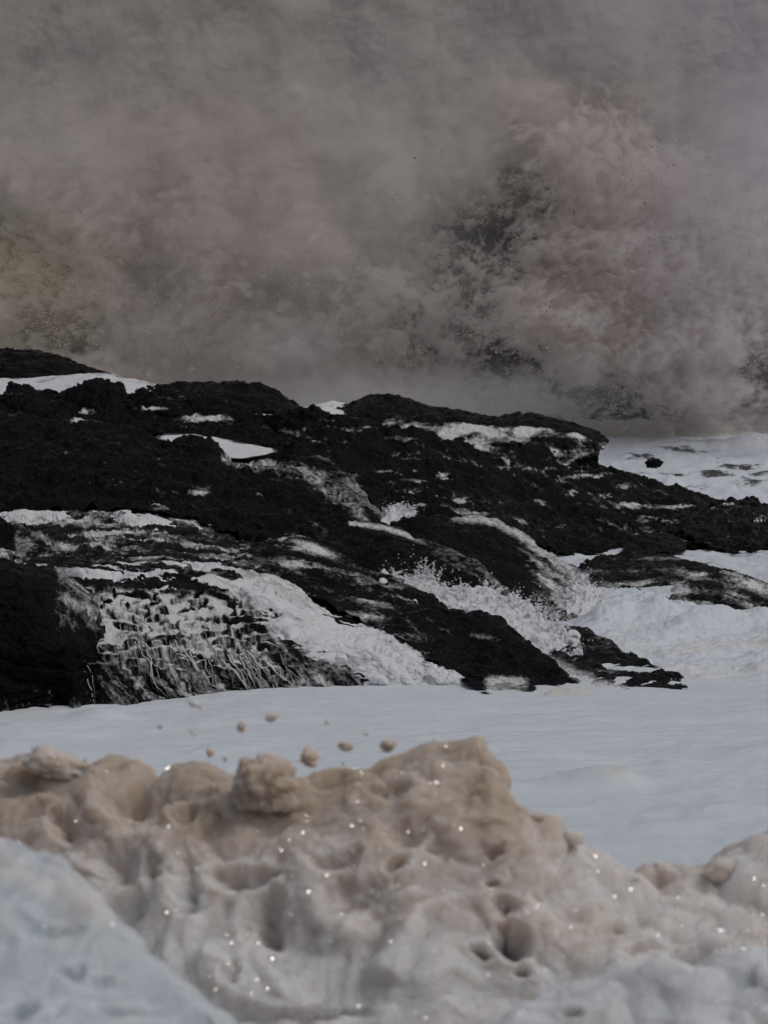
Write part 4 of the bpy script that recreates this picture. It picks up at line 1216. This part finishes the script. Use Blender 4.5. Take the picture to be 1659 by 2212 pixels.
# thin drifting veils
def t_haze(lst, lo):
    return lambda U_, V_, x_, z_: 7 * blob(U_, V_, lst) * (1 + .7 * fbm(x_ * .2, z_ * .2, lo, 4)) - .4


cloud("spray_veil", 78.0, t_haze([(850, 330, 260, 420, .55), (900, 860, 500, 70, .8), (1150, 900, 300, 40, .4), (640, 740, 130, 90, .5)], 1.), .10, (0.94, 0.93, 0.925), "pale veil of mist drifting upwards in the middle", 240, 960, -420, 200)
cloud("spray_veil", 77.0, t_haze([(1640, 330, 240, 420, 1.1), (1500, 30, 400, 160, .8)], 3.), .10, (0.83, 0.80, 0.88), "cool purplish veil of mist at the upper right", 240, 960, -420, 200)
cloud("spray_veil", 76.5, t_haze([(300, 250, 300, 160, .6), (560, 520, 220, 90, .6), (330, 700, 260, 120, .4), (950, 640, 160, 140, .35)], 5.), .10, (0.93, 0.845, 0.81), "warm pinkish veil of mist at the upper left", 240, 960, -420, 200)
cloud("spray_veil", 76.0, t_haze([(40, 620, 190, 150, .7)], 7.), .10, (0.90, 0.80, 0.60), "ochre veil of silty mist at the left edge over the brown hump", 240, 960, 300, 120)
cloud("spray_veil", 75.5, t_haze([(330, 60, 360, 120, .5), (80, 330, 200, 120, .3)], 9.), .10, (0.85, 0.855, 0.815), "dull greenish veil of mist in the top left corner", 240, 960, -420, 200)


def cover(U_, V_):
    """how thickly drops fly in front of the spray"""
    b_ = np.exp(-(((U_ - 1330) / 230) ** 2 + ((V_ - 600) / 280) ** 2))
    l_ = .30 * np.exp(-(((U_ - 640) / 420) ** 2 + ((V_ - 600) / 200) ** 2)) + .2 * np.exp(-(((U_ - 60) / 200) ** 2 + ((V_ - 640) / 160) ** 2))
    e_ = .45 * np.exp(-((V_ - 905) / 35) ** 2) * sstep(1200, 1400, U_)
    return np.clip(.6 * b_ + l_ + e_ + .7 * gap_at(U_, V_, 1.5), 0, 1)


n = 800000
du = rng.uniform(-60, 1720, n); dv = rng.uniform(120, 940, n)
q = P(du, dv, 79.)
clump = sstep(-.15, .40, fbm(q[:, 0] * .8, q[:, 2] * .8, 2.5, 5, .75))
keep = rng.random(n) < clump * np.clip(.05 * sstep(420, 640, dv) + .65 * cover(du, dv) * sstep(250, 480, dv + .25 * (du - 900)), 0, 1)
du, dv = du[keep], dv[keep]
pos = P(du, dv, rng.uniform(76.0, 83.0, len(du)))
rad = np.clip(rng.lognormal(math.log(.013), .42, len(du)), .006, .035)
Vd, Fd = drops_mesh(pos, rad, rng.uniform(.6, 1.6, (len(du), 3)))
o = tri_mesh("spray_drops", Vd, Fd, M_shred, {"backlit_shade": np.repeat(rng.choice([0., .2, .55], len(du), p=[.35, .35, .3]), 6)})  # random drops coloured darker, the way drops look against the light
tag(o, "scattered drops of water flying in front of the spray", "spray", kind="stuff")

# ------------------------------------------------------------------ bubbles glinting on the foam banks
m, nt, bs, out = new_mat("bubble_film")
bs.inputs["Base Color"].default_value = (0.90, 0.89, 0.87, 1)
bs.inputs["Roughness"].default_value = 0.11
bs.inputs["Metallic"].default_value = 1.0
VB, FB = ico(1)
V, Fc, k = [], [], 0
for G_, cnt, (ra, rb) in ((BANK_G, 11000, (.001, .0036)), (MOUND_G, 420, (.0008, .0022)), (LOBE_G, 800, (.001, .0028))):
    N_ = normals(G_)
    uu_, vv_ = to_uv(G_)
    ok = np.argwhere((uu_ > -40) & (uu_ < 1700) & (vv_ < 2240))
    for (i, j) in ok[rng.integers(0, len(ok), cnt)]:
        M3 = np.linalg.qr(rng.normal(size=(3, 3)))[0]
        rr = ra + (rb - ra) * rng.random() ** 2.2
        V.append(G_[i, j] + N_[i, j] * rr * .4 + (VB @ M3) * rr); Fc.append(FB + k); k += len(VB)
o = tri_mesh("bubbles", np.concatenate(V), np.concatenate(Fc), m, None, False)
tag(o, "tiny glinting bubbles all over the foam in the foreground", "bubbles", kind="stuff")
